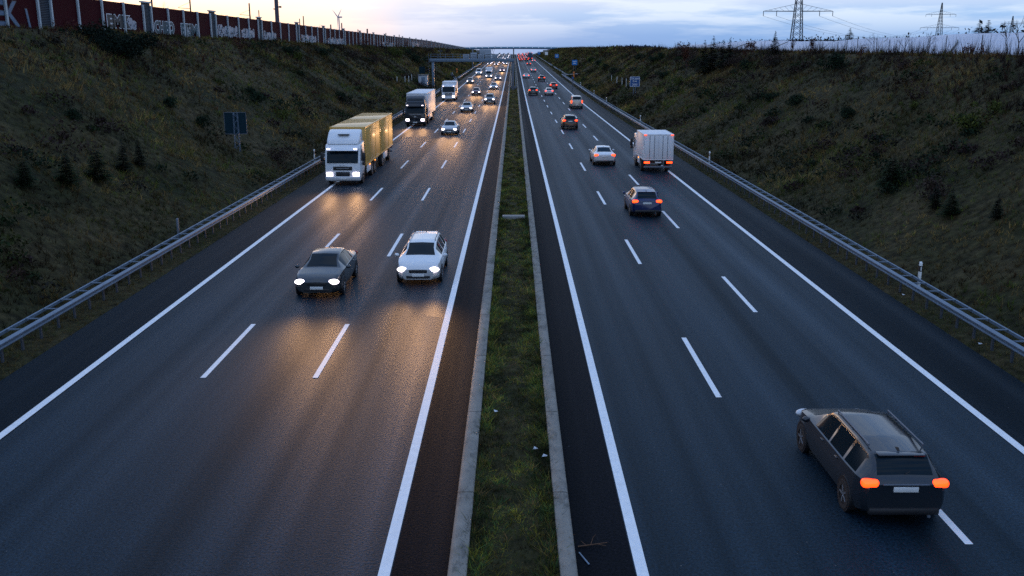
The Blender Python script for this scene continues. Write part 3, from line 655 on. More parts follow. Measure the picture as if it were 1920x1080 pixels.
SC = 1.06
OUT_GAIN = .3
def beam_nodes(ld):
    # dipped-beam distribution: strongest just below the horizontal, fading towards the bumper and to the sides
    ld.use_nodes = True; n = ld.node_tree; em = n.nodes.get('Emission'); tc = N(n, 'ShaderNodeTexCoord'); sp = N(n, 'ShaderNodeSeparateXYZ'); n.links.new(tc.outputs['Normal'], sp.inputs[0])
    def g(src, wd):
        d = N(n, 'ShaderNodeMath', operation='DIVIDE'); d.inputs[1].default_value = wd; n.links.new(src, d.inputs[0])
        p = N(n, 'ShaderNodeMath', operation='MULTIPLY'); n.links.new(d.outputs[0], p.inputs[0]); n.links.new(d.outputs[0], p.inputs[1])
        q = N(n, 'ShaderNodeMath', operation='MULTIPLY'); q.inputs[1].default_value = -1; n.links.new(p.outputs[0], q.inputs[0])
        e = N(n, 'ShaderNodeMath', operation='EXPONENT'); n.links.new(q.outputs[0], e.inputs[0]); return e.outputs[0]
    m = N(n, 'ShaderNodeMath', operation='MULTIPLY'); n.links.new(g(sp.outputs[1], .115), m.inputs[0]); n.links.new(g(sp.outputs[0], .38), m.inputs[1]); n.links.new(m.outputs[0], em.inputs['Strength'])
def spot(parent, loc, energy, size=110, dz=.0, col=(1, .52, .21), rad=.12):
    ld = bpy.data.lights.new('headlight_beam', 'SPOT'); beam_nodes(ld); ld.energy = energy; ld.spot_size = R(size); ld.spot_blend = 1; ld.color = col; ld.shadow_soft_size = rad
    o = bpy.data.objects.new('headlight_beam', ld); COL.objects.link(o); o.parent = parent; o.location = loc
    d = Vector((0, 1, dz)); o.rotation_euler = d.to_track_quat('-Z', 'Y').to_euler(); return o
E_ON = 2600.0
def vehicle(model, name, label, cat, X, Y, oncoming, color, box=None, group=None, sc=SC, beams=2, energy=1.0, mid=False):
    """Y is the front (oncoming) or rear (outgoing) end on the road"""
    md = MODELS[model]; trk = model.startswith('lorry')
    L = md['L']*sc
    if oncoming: yc = Y if trk else Y+L/2
    else: yc = Y+L if trk else Y+L/2
    slope = math.atan(float(road_z(yc+1)-road_z(yc-1))/2)
    o = thing(name, label, cat, (X, yc, float(road_z(yc))+.002), math.pi if oncoming else 0, group); o.scale = (sc, sc, sc)
    o.rotation_euler.x = -slope if oncoming else slope
    def mk_(nm, me, key, par, loc=None):
        m = None
        if key == 'PAINT': m = PA[color]
        elif key == 'BOX': m = PA[box or 'trailerwhite']
        elif key == 'HEAD' and not oncoming: m = M['headoff']
        elif key == 'TAIL' and oncoming: m = M['tailoff']
        return obj(nm, me, par, loc, m)
    for nm, me, key, loc, subs in md['parts']:
        p = mk_(nm, me, key, o, loc)
        for a, b_, k_ in subs: mk_(a, b_, k_, p)
    lx, ly, lz = md['lamp']
    if not oncoming: energy *= OUT_GAIN
    if beams == 2:
        for s in (-1, 1): spot(o, (s*lx, ly, lz), E_ON*energy)
    elif beams == 1: spot(o, (0, ly, lz), E_ON*2*energy)
    return o
def roadY(py):
    p = hit(963, py, lambda x, y: float(road_z(y)), 8, 1250); return p.y
LANE = dict(L1=-11.85, L2=-8.0, L3=-4.5, R1=4.25, R2=7.75, R3=11.2)
def veh(px, py, lane, model, name, label, cat, color, dx=0, **k):
    on = lane[0] == 'L'
    return vehicle(model, name, label, cat, LANE[lane]+dx, roadY(py), on, color, **k)
# --- oncoming
veh(655, 348, 'L1', 'lorry_tandem', 'lorry', 'white cab lorry pulling two yellow cargo boxes down the outer lane', 'lorry', 'truckwhite', box='yellow', dx=-1.0)
veh(787, 237, 'L1', 'lorry_black', 'lorry', 'black cab lorry with a long white trailer, right behind the yellow lorry', 'lorry', 'truckblack', dx=-1.25)
veh(843, 189, 'L1', 'lorry_short', 'lorry', 'white low cab lorry with slatted grille and short body, behind the black lorry', 'lorry', 'truckwhite', dx=-1.0)
veh(600, 561, 'L2', 'sedan', 'car', 'dark grey saloon in the middle lane, nearest of the cars with headlights', 'car', 'graphite', dx=-.1)
veh(780, 536, 'L3', 'wagon', 'car', 'white estate car with roof rails in the lane beside the median', 'car', 'white', dx=.35)
veh(838, 254, 'L2', 'sedan', 'car', 'silver saloon in the middle lane alongside the black lorry', 'car', 'silver', dx=.3)
veh(874, 211, 'L2', 'sedan', 'car', 'pale silver saloon in the middle lane ahead of the wine red car', 'car', 'silver', dx=.35)
veh(917, 195, 'L3', 'suv', 'car', 'grey car with roof rails in the inner lane, first behind the white estate', 'car', 'grey', dx=0)
veh(893, 179, 'L2', 'hatch', 'car', 'wine red hatchback in the middle lane beside the white low cab lorry', 'car', 'wine', dx=-.2)
veh(925, 168, 'L3', 'sedan', 'car', 'silver grey saloon in the inner lane, second behind the white estate', 'car', 'silver', dx=-.4)
veh(879, 157, 'L1', 'hatch', 'car', 'dark hatchback in the outer lane following the white low cab lorry', 'car', 'black', dx=-.3, beams=1)
veh(934, 151, 'L3', 'sedan', 'car', 'dark blue saloon in the inner lane beside the white box lorry', 'car', 'blue', dx=-.2, beams=1)
veh(912, 146, 'L2', 'lorry_box', 'lorry', 'white box lorry in the middle lane under the sign gantry', 'lorry', 'truckwhite', sc=.82, beams=1)
veh(893, 141, 'L1', 'van', 'van', 'white van in the outer lane approaching the sign gantry', 'van', 'white', dx=-.3, beams=1)
veh(938, 135, 'L3', 'hatch', 'car', 'red hatchback in the inner lane, last one before the gantry beam', 'car', 'red', dx=.1, beams=1)
veh(917, 118, 'L1', 'sedan', 'car', 'black saloon in the outer lane seen just below the gantry beam', 'car', 'black', beams=1)
veh(935, 116.5, 'L2', 'suv', 'car', 'grey car in the middle lane seen just below the gantry beam', 'car', 'grey', beams=1)
veh(945, 118, 'L3', 'sedan', 'car', 'dark car in the inner lane seen just below the gantry beam', 'car', 'graphite', beams=1)
# --- outgoing
veh(1650, 0, 'R2', 'wagon', 'car', 'dark estate car in the bottom right of the view, nearest of all', 'car', 'graphite', beams=0, dx=.58) if False else vehicle('wagon', 'car', 'dark estate car nearest the viewer, straddling the lane dashes', 'car', 8.36, 18.6, False, 'darkcar', beams=0)
veh(1208, 408, 'R2', 'hatch', 'car', 'dark blue hatchback with pale roof in the middle lane behind the white box lorry', 'car', 'blue', beams=1, energy=.25, dx=.4)
veh(1132, 311, 'R2', 'sedan', 'car', 'white saloon with lit tail lights beside the white box lorry', 'car', 'white', beams=1, energy=.35, dx=.3)
veh(1232, 325, 'R3', 'lorry_small', 'lorry', 'white box lorry seen from behind in the outer lane, closed rear doors', 'lorry', 'truckwhite', dx=.75, sc=.98, beams=1, energy=.35)
veh(1070, 243, 'R2', 'suv', 'car', 'black car in the middle lane, first ahead of the white saloon', 'car', 'black', dx=-.5, beams=1, energy=.25)
veh(1081, 204, 'R3', 'van', 'van', 'pale grey van with dark rear window in the outer lane', 'van', 'beige', dx=-.3, beams=1, energy=.3)
veh(999, 179, 'R1', 'suv', 'car', 'dark grey car in the lane beside the median, nearest of that lane', 'car', 'graphite', beams=1, energy=.2)
veh(1029, 179, 'R2', 'hatch', 'car', 'white hatchback in the middle lane with a red car ahead of it', 'car', 'white', beams=1, energy=.2)
veh(1033, 167, 'R3', 'hatch', 'car', 'red hatchback just beyond the white hatchback', 'car', 'red', dx=-1.3, beams=0)
veh(1016, 153, 'R2', 'suv', 'car', 'dark car with bright orange tail lights beyond the red hatchback', 'car', 'black', dx=.5, beams=0)
veh(988, 147, 'R1', 'sedan', 'car', 'white saloon in the lane beside the median, second of that lane', 'car', 'white', dx=-.2, beams=0)
veh(1003, 135.5, 'R2', 'sedan', 'car', 'pale saloon in the middle lane beyond the orange lit dark car', 'car', 'silver', dx=-.2, beams=0)
veh(993, 123, 'R2', 'hatch', 'car', 'small dark red car in the middle lane behind the distant blue lorry', 'car', 'wine', dx=-.4, beams=0)
veh(975.5, 115, 'R1', 'hatch', 'car', 'distant red car in the lane beside the median', 'car', 'red', beams=0)
veh(987, 115, 'R2', 'van', 'van', 'distant dark van in the middle lane left of the blue lorry', 'van', 'graphite', dx=-.3, beams=0)
veh(999, 112, 'R3', 'lorry_long', 'lorry', 'distant lorry with dark blue body in the outer lane', 'lorry', 'truckwhite', box='tarpblue', dx=-.6, beams=0)
veh(1004, 116.5, 'R3', 'hatch', 'car', 'distant pale car in the outer lane right behind the blue lorry', 'car', 'white', dx=.1, beams=0)
# --- the far stream of lights
cols = ['black', 'silver', 'white', 'grey', 'blue', 'graphite']; mods = ['sedan', 'hatch', 'suv', 'wagon']
yy = {'L1': 480, 'L2': 470, 'L3': 485, 'R1': 600, 'R2': 610, 'R3': 640}
for ln in ('L1', 'L2', 'L3', 'R1', 'R2', 'R3'):
    y = yy[ln]
    while y < 850:
        on = ln[0] == 'L'; big = random.random() < .22 and ln in ('L1', 'R3')
        vehicle('lorry_long' if big else random.choice(mods), 'lorry' if big else 'car', ('distant oncoming lorry with headlights lit, far beyond the sign gantry' if big else 'distant oncoming car with headlights lit, far beyond the sign gantry') if on else ('distant lorry driving away, near the far bridge' if big else 'distant car driving away with tail lights lit, near the far bridge'),
                'lorry' if big else 'car', LANE[ln]+random.uniform(-.4, .4), y, on, 'truckwhite' if big else random.choice(cols), group=('distant oncoming ' if on else 'distant outgoing ')+('lorries' if big else 'cars'), beams=1 if on and y < 640 else 0)
        y += random.uniform(17, 40) + (20 if big else 0)

# ------------------------------------------------------------------ guardrails
def sweep(path, prof):
    """path list of Vector; prof list of (lateral (+ = away from road), z); side handled by caller through normals"""
    n = len(path); k = len(prof); V = []
    for i, (p, nn) in enumerate(path):
        for a, z in prof: V.append((p[0]+nn[0]*a, p[1]+nn[1]*a, p[2]+z))
    F = [(i*k+j, i*k+j+1, (i+1)*k+j+1, (i+1)*k+j) for i in range(n-1) for j in range(k-1)]
    return V, F
WPROF = [(.03, .44), (-.02, .47), (-.06, .50), (-.06, .53), (.02, .575), (.02, .60), (-.06, .645), (-.06, .675), (-.02, .705), (.03, .735), (.05, .735), (.05, .44)]
def guardrail(side, y0, y1, x, label, flare=None, near=True, spacing=1.333, startflare=False):
    o = thing('guardrail', label, 'guardrail', (0, 0, 0))
    Y = np.concatenate([np.arange(y0, min(y1, 300), 2.0), np.arange(max(y0, 300), y1, 6.0), [y1]]); path = []
    def xo(y):
        d = 0
        if flare: d += flare*sstep(y1-32, y1, y)
        if startflare: d += startflare*(1-sstep(y0, y0+30, y))
        return side*(x+d)
    for y in Y:
        xx = float(xo(y)); path.append(((xx, y, max(float(road_z(y)), tz(xx, y) if flare or startflare else -9)+.0), (side, 0)))
    mb = MB(); mb.add(*sweep(path, WPROF)); part('beam', mb, M['galv'], o)
    rb = MB(); rb.add(*sweep(path, [(.58, .60), (.58, .70), (.66, .70), (.66, .60), (.58, .60)])); part('rear_beam', rb, M['galv'], o)
    ys_ = np.arange(y0+.5, y1, spacing); restS = MB(); restP = MB()
    sm = MB().box((.32, 0, .70), (.56, .07, .035)).mesh('strut', M['galv'], False); pm = MB().box((.12, 0, .16), (.06, .11, 1.12)).mesh('post', M['railpost'], False)
    for i, y in enumerate(ys_):
        xx = float(xo(y)); z = max(float(road_z(y)), tz(xx, y) if flare or startflare else -9)
        if i < 100:
            s = obj('strut', sm, o, (xx, y, z)); q = obj('post', pm, o, (xx, y, z))
            if side < 0: s.rotation_euler.z = math.pi; q.rotation_euler.z = math.pi
        elif y < 420 or i % 2 == 0:
            restS.box((xx+side*.32, y, z+.70), (.56, .07, .035)); restP.box((xx+side*.12, y, z+.16), (.06, .11, 1.12))
    if restS.v:
        tag(part('strut', restS, M['galv'], o, False), kind='stuff'); tag(part('post', restP, M['railpost'], o, False), kind='stuff')
    return o
guardrail(-1, 8, 318, 16.75, 'long steel guardrail along the left hard shoulder, nearest stretch', flare=3.2)
guardrail(-1, 296, 860, 16.75, 'far steel guardrail on the left beyond the gap in the barrier')
guardrail(1, 8, 330, 16.3, 'long steel guardrail along the right hard shoulder, nearest stretch')
guardrail(1, 300, 860, 17.6, 'far steel guardrail on the right swinging in behind the near one', startflare=2.2)
# median barrier beyond the gantry column
for s, nm in ((-1, 'left'), (1, 'right')):
    o = thing('median_barrier', 'dull steel barrier on the %s side of the median beyond the gantry' % nm, 'guardrail')
    Y = np.arange(238, 860, 8.0); path = [((s*.62, y, float(road_z(y))+.1), (s*-1, 0)) for y in Y]
    mb = MB(); mb.add(*sweep(path, WPROF)); part('beam', mb, M['galvd'], o)
    pb = MB()
    pm = MB().box((0, 0, .36), (.07, .11, .75)).mesh('post', M['galvd'], False)
    for k, y in enumerate(np.arange(239, 860, 4.0)):
        if k < 100: obj('post', pm, o, (s*.56, y, float(road_z(y))+.05))
        else: pb.box((s*.56, y, float(road_z(y))+.41), (.07, .11, .75))
    tag(part('post', pb, M['galvd'], o, False), kind='stuff')
o = thing('crash_cushion', 'dark blunt end piece closing the median barrier near the gantry', 'barrier end', (0, 236.6, float(road_z(236.6))))
part('end_plate', MB().cbox((0, 0, .55), (1.5, .12, .5), .04), M['galvd'], o)
for s in (-1, 1): part('leg', MB().box((s*.6, .1, .2), (.1, .1, .6)), M['galvd'], o)

# ------------------------------------------------------------------ delineator posts, phones, slab
def delineator(x, y, label, dull=False):
    z = tz(x, y); o = thing('delineator_post', label, 'marker post', (x, y, z), group='delineator posts behind the guardrails')
    part('post', MB().prism([(-.06, -.1), (.06, -.1), (.05, 1.32), (-.05, 1.26)], -.06, .06, .015, 1), M['plate'] if not dull else M['galvd'], o)
    if not dull:
        part('black_band', MB().box((0, 0, 1.02), (.128, .128, .24)), M['dark'], o); part('reflector', MB().box((0, -.066, 1.02), (.05, .012, .17)), M['plate'], o)
for k, (y, lb) in enumerate(((39.3, 'nearest black banded white marker post behind the right guardrail'), (84, 'black banded white marker post behind the right guardrail just below the stony bank'), (131, 'white marker post behind the right guardrail, third from the nearest'), (180, 'white marker post behind the right guardrail, fourth from the nearest'), (208, 'white marker post behind the right guardrail, fifth from the nearest'), (250, 'white marker post behind the right guardrail, farthest of them'))):
    delineator(17.25, y, lb)
for y, lb, d in ((49.5, 'plain grey green marker post behind the left guardrail, nearest one', True), (85, 'white marker post behind the left guardrail beside the yellow lorry cab', False), (133, 'white marker post behind the left guardrail, third from the nearest', False), (215, 'white marker post behind the left guardrail near the cabinet', False)):
    delineator(-17.75, y, lb, d)
M['orange'] = mat('orange_plastic', (.75, .18, .02), .5)
for px, py, s, lb in ((872, 133, -1, 'orange emergency phone pillar at the gap in the left guardrail'), (1051, 131, 1, 'orange emergency phone pillar behind the right guardrail')):
    y = 330 if s < 0 else 300; x = s*(19.2 if s < 0 else 18.6); o = thing('emergency_phone', lb, 'emergency phone', (x, y, tz(x, y)))
    part('pillar', MB().cbox((0, 0, .85), (.42, .32, 1.9), .05), M['orange'], o); part('cap', MB().cbox((0, 0, 1.86), (.5, .4, .14), .04), M['orange'], o); part('panel', MB().box((0, -.17, 1.25), (.28, .02, .4)), M['dark'], o)
p = hit(962, 411, lambda x, y: float(road_z(y)))
o = obj('concrete_slab', MB().cbox((0, 0, .06), (1.35, .55, .24), .03).mesh('concrete_slab', M['concrete']), None, (0, p.y, .05)); tag(o, 'small pale concrete slab lying across the median grass', 'slab')

# ------------------------------------------------------------------ noise barrier
M['wall_red'] = mat('wall_maroon', (.034, .0038, .0065), .75, spec=.04, var=.3, scale=.8)
M['wall_post'] = mat('wall_post', (.36, .42, .46), .55, .1, .2, 1.5)
M['wall_door'] = mat('wall_door', (.018, .023, .032), .6, 0, .2, 2, spec=.08)
XW = -37.0
M['g_slat'] = mat('louvre_slats', (.05, .065, .085), .6, spec=.1)
def wbase(Y): return tz(XW, Y)-.1
def wtop(Y): return float(np.interp(Y, [40, 85, 210, 420, 531, 780, 860], [14.35, 14.25, 13.95, 13.55, 12.75, 10.9, 10.2]))
wall = thing('noise_barrier', 'long maroon noise barrier with pale posts and graffiti on the left crest', 'wall', (XW, 0, 0))
starts = [33.1, 54.9, 76.7, 98.4, 120.0, 142.2, 167.0, 190.5]
while starts[-1] < 830: starts.append(starts[-1]+22.6)
farP = MB(); farW = MB(); farD = MB(); npost = npan = 0
for i in range(len(starts)-1):
    a, b = starts[i], starts[i+1]; Ys = [a, a+2.15]+[a+2.15+(b-a-2.15)*k/4 for k in (1, 2, 3)]
    ends = Ys[1:]+[b]
    for k, (p, q) in enumerate(zip(Ys, ends)):
        zb0, zb1, zt0, zt1 = wbase(p), wbase(q), wtop(p), wtop(q)
        if k == 0:
            mb = MB(); zt = max(zt0, zt1)+.28; mb.box((0, (p+q)/2, (zb0+zt)/2), (.10, q-p, zt-zb0)); 
            if a < 480:
                d = part('louvre_panel', mb, M['wall_door'], wall, False); sl = MB()
                if a < 200:
                    for z in np.arange(zb0+.2, zt-.2, .13): sl.box((.065, (p+q)/2, z), (.03, q-p-.3, .05))
                    part('slats', sl, M['g_slat'], d, False)
                part('cap', MB().box((0, (p+q)/2, zt+.07), (.34, q-p+.25, .14)), M['wall_post'], d, False)
            else: farD.add(mb.v, mb.f)
        else:
            mb = MB(); x = .06
            mb.add([(-x, p, zb0), (x, p, zb0), (x, q, zb1), (-x, q, zb1), (-x, p, zt0), (x, p, zt0), (x, q, zt1), (-x, q, zt1)], [(0,3,2,1),(4,5,6,7),(0,1,5,4),(1,2,6,5),(2,3,7,6),(3,0,4,7)])
            if npan < 100: part('wall_panel', mb, M['wall_red'], wall, False); npan += 1
            else: farW.add(mb.v, mb.f)
        mb = MB().box((.06, p, (wbase(p)+wtop(p))/2+.02), (.30, .24, wtop(p)-wbase(p)+.06))
        if npost < 100: part('wall_post', mb, M['wall_post'], wall, False); npost += 1
        else: farP.add(mb.v, mb.f)
for nm, mb, m in (('wall_panel', farW, M['wall_red']), ('wall_post', farP, M['wall_post']), ('louvre_panel', farD, M['wall_door'])): tag(part(nm, mb, m, wall, False), kind='stuff')
# graffiti
M['g_sil'] = mat('spray_silver', (.22, .25, .31), .5, .1, .3, 1.5); M['g_blue'] = mat('spray_blue', (.07, .12, .20), .6, 0, .3, 1.2); M['g_blk'] = mat('spray_black', (.01, .012, .016), .6); M['g_wht'] = mat('spray_white', (.55, .58, .62), .6); M['g_teal'] = mat('spray_teal', (.012, .05, .07), .6)
def text_mesh(s, size, offset=0, m=None, ex=.004, shear=0, align='LEFT', spacing=1):
    cu = bpy.data.curves.new('t', 'FONT'); cu.body = s; cu.size = size; cu.offset = offset; cu.extrude = ex; cu.align_x = align; cu.shear = shear; cu.resolution_u = 3; cu.space_character = spacing
    to = bpy.data.objects.new('t', cu); COL.objects.link(to); bpy.context.view_layer.update()
    dg = bpy.context.evaluated_depsgraph_get(); me = bpy.data.meshes.new_from_object(to.evaluated_get(dg)); bpy.data.objects.remove(to); bpy.data.curves.remove(cu)
    me.materials.clear()
    if m: me.materials.append(m)
    return me
ROT_WALL = (math.pi/2, 0, math.pi/2)
def graf_text(s, y, z, size, layers, sx=1, shear=0, spacing=.9):
    for k, (off, m) in enumerate(layers):
        o = obj('graffiti', text_mesh(s, size, off, m, .003, shear, spacing=spacing), wall, (.075+.012*k, y, z)); o.rotation_euler = ROT_WALL; o.scale = (sx, 1, 1)
def graf_blob(y0, y1, z0, z1, seed, m=None):
    r = random.Random(seed); k = max(3, int((y1-y0)/.9)); mb = MB(); w = (y1-y0)/k
    for j in range(k):                                       # fat chunky letters merging into one silver block
        a = y0+j*w; pts = []
        hh = z1-r.uniform(0, .25)*(z1-z0); lo = z0+r.uniform(0, .12)*(z1-z0); n = 12
        for q in range(n):
            t = 2*math.pi*q/n; cx, cz = (a+w*.5), (hh+lo)/2
            pts.append((.078+.003*j, cx+math.copysign(abs(math.cos(t))**.5, math.cos(t))*w*.58*r.uniform(.85, 1.05), cz+math.copysign(abs(math.sin(t))**.5, math.sin(t))*(hh-lo)/2*r.uniform(.88, 1.05)))
        mb.add(pts, [tuple(range(n))])
    part('graffiti', mb, m or M['g_sil'], wall, False); st = MB()
    for j in range(k*3):
        y = r.uniform(y0, y1); z = r.uniform(z0+.2*(z1-z0), z1-.2*(z1-z0)); l = r.uniform(.12, .3)*(z1-z0); a = r.choice([0, math.pi/2, .5, 1.1])
        st.tube((.085+.003*k+.004, y-math.cos(a)*l/2, z-math.sin(a)*l/2), (.085+.003*k+.004, y+math.cos(a)*l/2, z+math.sin(a)*l/2), .035, .03, 5)
    part('graffiti', st, M['g_blk'], wall, False)
b0 = wbase(73)+.35
graf_text('ZEK', 68.2, b0-.05, 2.5, [(.10, M['g_blk']), (.04, M['g_blue'])], 1.25, spacing=.92)
graf_text('1', 74.6, b0-.1, 1.9, [(.08, M['g_blk']), (.03, M['g_blue'])], 1.2, -.2)
graf_text('EMK', 89.6, wbase(91)+.75, 1.45, [(.15, M['g_wht']), (.085, M['g_blk'])], 1.9)
graf_blob(93.6, 96.4, wbase(94)+.5, wbase(94)+1.7, 5, M['g_sil'])
graf_text('CHIBO', 101.3, wbase(103)+.5, 1.55, [(.15, M['g_wht']), (.08, M['g_teal'])], 1.35, spacing=.85)
graf_text('ETSIM', 109.3, wbase(112)+.35, 1.75, [(.15, M['g_wht']), (.08, M['g_teal'])], 1.45, spacing=.8)
for a, b, h, sd in ((123, 131.5, 1.75, 1), (133.5, 140.0, 1.7, 2), (145.5, 152.8, 1.6, 3), (171, 183.5, 1.6, 4), (195, 203, 1.5, 6), (204.5, 213, 1.5, 7), (275, 300, 1.6, 8), (355, 385, 2.6, 9)):
    graf_blob(a, b, wbase((a+b)/2)+.35, wbase((a+b)/2)+.35+h, sd)

# ------------------------------------------------------------------ signs
M['sign_blue'] = mat('sign_blue', (.012, .075, .24), .45, var=.08); M['sign_back'] = mat('sign_back', (.008, .026, .038), .6, spec=.1); M['sign_back2'] = mat('sign_back_grey', (.27, .31, .36), .55); M['sign_white'] = mat('sign_white', (.8, .8, .8), .5)
M['sign_brightblue'] = mat('sign_bright_blue', (.01, .17, .48), .45, var=.08)
def rrect(w, h, r, y, n=5):
    pts = []
    for cx, cz, a0 in ((w/2-r, h/2-r, 0), (-w/2+r, h/2-r, 90), (-w/2+r, -h/2+r, 180), (w/2-r, -h/2+r, 270)):
        for k in range(n): a = R(a0+90*k/(n-1)); pts.append((cx+r*math.cos(a), y, cz+r*math.sin(a)))
    return pts
def plate_mb(w, h, t=.05, r=.1):
    a = rrect(w, h, r, -t/2); b = rrect(w, h, r, t/2); n = len(a); mb = MB()
    mb.add(a+b, [tuple(range(n)), tuple(range(2*n-1, n-1, -1))]+[(k, k+n, (k+1) % n+n, (k+1) % n) for k in range(n)]); return mb
def lattice(mb, h, w=.32, zs=0, y=0):
    for sx in (-1, 1): 
        for sy in (-1, 1): mb.tube((sx*w/2, y+sy*w*.3, -.3), (sx*w/2*.8, y+sy*w*.3, h), .022, .022, 5)
    k = max(3, int(h/.45)); 
    for i in range(k):
        z0 = h*i/k; z1 = h*(i+1)/k; s = -1 if i % 2 else 1
        for sy in (-1, 1): mb.tube((-s*w*.47, y+sy*w*.3, z0), (s*w*.45, y+sy*w*.3, z1), .014, .014, 4)
    return mb
p = hit(446, 281, tz); Yp = p.y; k = p.y/1838.0
o = thing('road_sign', 'dark backed square sign on a lattice mast standing on the left slope', 'sign', p)
Hs = 71*k*1.0; w = 42*k; part('mast', lattice(MB(), Hs, .38), M['galv'], o); q = part('board', plate_mb(w, 41*k, .05, .06), M['sign_back'], o); q.location = (-2*k, .17, Hs-20.5*k); q2 = part('edge_frame', MB().box((0, -.03, 20.3*k), (w, .03, .04)).box((0, -.03, -20.3*k), (w, .03, .04)).box((w/2, -.03, 0), (.04, .03, 40*k)).box((-w/2, -.03, 0), (.04, .03, 40*k)), M['galvd'], q, False)
# blue tree sign on the right slope
p = hit(1189.5, 178, tz); k = p.y/1838.0
o = thing('road_sign', 'blue sign reading Schwarz Erle 2003 on two posts on the right slope', 'sign', p)
w, h = 19*k, 19*k; zc_ = (178-153.5)*k
q = part('board', plate_mb(w, h, .06, .12), M['sign_blue'], o); q.location = (0, 0, zc_)
fr = MB().box((0, -.04, h/2-.06), (w-.15, .012, .05)).box((0, -.04, -h/2+.06), (w-.15, .012, .05)).box((w/2-.06, -.04, 0), (.05, .012, h-.2)).box((-w/2+.06, -.04, 0), (.05, .012, h-.2)); part('border', fr, M['sign_white'], q, False)
for i, (t, zz, sz) in enumerate((('Schwarz', .22, .62), ('Erle', -.03, .58), ('2003', -.36, .60))):
    me = text_mesh(t, sz*k*8.4, .0, M['sign_white'], .006, align='CENTER'); tt = obj('lettering', me, q, (0, -.045, zz*h)); tt.rotation_euler = (math.pi/2, 0, 0)
for s in (-.10, .10): part('post', MB().tube((s*w*1.0, .1, -.4), (s*w, .1, zc_+h*.4), .06, .06, 8), M['galv'], o)
def small_sign(px, py0, py1, wpx, Y, label, m, lines=2, back=False, base=None):
    k = Y/1838.0; c = at_depth(px, (py0+py1)/2, Y); z0 = tz(c.x, Y); o = thing('road_sign', label, 'sign', (c.x, Y, z0)); h = (py1-py0)*k; w = wpx*k
    q = part('board', plate_mb(w, h, .06, .1), m, o); q.location = (0, 0, c.z-z0)
    if lines:
        mb = MB()
        for i in range(lines): mb.box((0, -.04, h*(.2-.36*i)), (w*(.62-.12*i), .012, h*.10))
        part('lettering', mb, M['sign_white'], q, False)
    for s in (-.22, .22): part('post', MB().tube((s*w, .1, -.4), (s*w, .1, c.z-z0+h*.4), .06, .06, 8), M['galvd'], o)
small_sign(1077.5, 112.5, 122, 10, 330, 'bright blue sign with a white line, second along the right slope', M['sign_brightblue'])
small_sign(1044, 101.5, 108.5, 7, 480, 'bright blue sign, third along the right slope', M['sign_brightblue'])
small_sign(1024.5, 97.5, 103, 5.5, 620, 'whitish sign panel far along the right slope', M['sign_white'], 0)
small_sign(1010.5, 97, 102, 5, 720, 'smallest turquoise sign far along the right verge', M['sign_brightblue'], 1)
small_sign(791.5, 125, 138, 11.5, 238, 'dark backed sign beside the gantry column on the left', M['sign_back'], 0)
small_sign(1074, 144, 148, 4, 236, 'small blue plate on short legs behind the right guardrail', M['sign_blue'], 0)

# gantry
Yg = 235.0; zg = float(road_z(Yg)); k = Yg/1838.0
g = thing('sign_gantry', 'grey steel sign gantry with railing spanning the left carriageway', 'gantry', (0, Yg, zg))
xl = at_depth(812, 130, Yg).x; zbm = at_depth(812, 113, Yg).z-zg
part('column', MB().cbox((xl, 0, zbm/2-.2), (.6, .6, zbm+.4), .05), M['galv'], g); part('column', MB().cbox((-.15, 0, zbm/2), (.6, .5, zbm+.3), .05), M['galvd'], g)
part('beam', MB().cbox(((xl-.6-.1)/2, 0, zbm), (abs(xl)+.9, 1.0, .75), .04), M['galv'], g)
rl = MB(); x0, x1 = xl-.5, -.4; zr = zbm+.38
for yy_ in (-.5, .5):
    for zz in (.5, 1.05): rl.tube((x0, yy_, zr+zz), (x1, yy_, zr+zz), .03, .03, 5)
    for xx in np.linspace(x0, x1, 12): rl.tube((xx, yy_, zr-.05), (xx, yy_, zr+1.05), .03, .03, 5)
part('railing', rl, M['galv'], g)
ld = MB()
for s in (-.25, .25): ld.tube((xl-1.0, s, .2), (xl-1.0, s, zr+1.1), .03, .03, 5)
for zz in np.arange(.4, zr+1, .3): ld.tube((xl-1.0, -.25, zz), (xl-1.0, .25, zz), .015, .015, 4)
for zz in np.arange(2.4, zr+1, .8):
    for j in range(8):
        a, b = math.pi*j/8+math.pi/2, math.pi*(j+1)/8+math.pi/2; ld.tube((xl-1.0+.6*math.cos(a), .45*math.sin(a), zz), (xl-1.0+.6*math.cos(b), .45*math.sin(b), zz), .018, .018, 4)
part('ladder', ld, M['galvd'], g)
for (a, b, t, bt) in ((868, 880, 102, 111), (882, 894, 99, 111), (896, 908, 102, 111), (909.5, 921.5, 99, 111), (922.5, 933, 102.5, 111)):
    A = at_depth(a, t, Yg); B = at_depth(b, bt, Yg); wd = B.x-A.x; hh = A.z-B.z; d = part('display_back', MB().cbox(((A.x+B.x)/2, .1, (A.z+B.z)/2-zg), (wd, .55, hh), .03), M['sign_back2'], g)
    part('vent_strip', MB().box(((A.x+B.x)/2, -.19, (A.z+B.z)/2-zg+hh*.25), (wd*.8, .03, .05)).box(((A.x+B.x)/2, -.19, (A.z+B.z)/2-zg-hh*.25), (wd*.8, .03, .05)), M['galvd'], d, False)
mm_ = MB(); xa = at_depth(825.5, 100, Yg).x; mm_.tube((xa, 0, zr), (xa, 0, zr+2.1), .035, .03, 6); mm_.tube((xa-.4, 0, zr+1.75), (xa+.4, 0, zr+1.75), .02, .02, 5); mm_.ell((xa-.4, 0, zr+1.78), (.09, .09, .09), 8, 6).ell((xa+.4, 0, zr+1.78), (.09, .09, .09), 8, 6)
part('weather_mast', mm_, M['galv'], g)
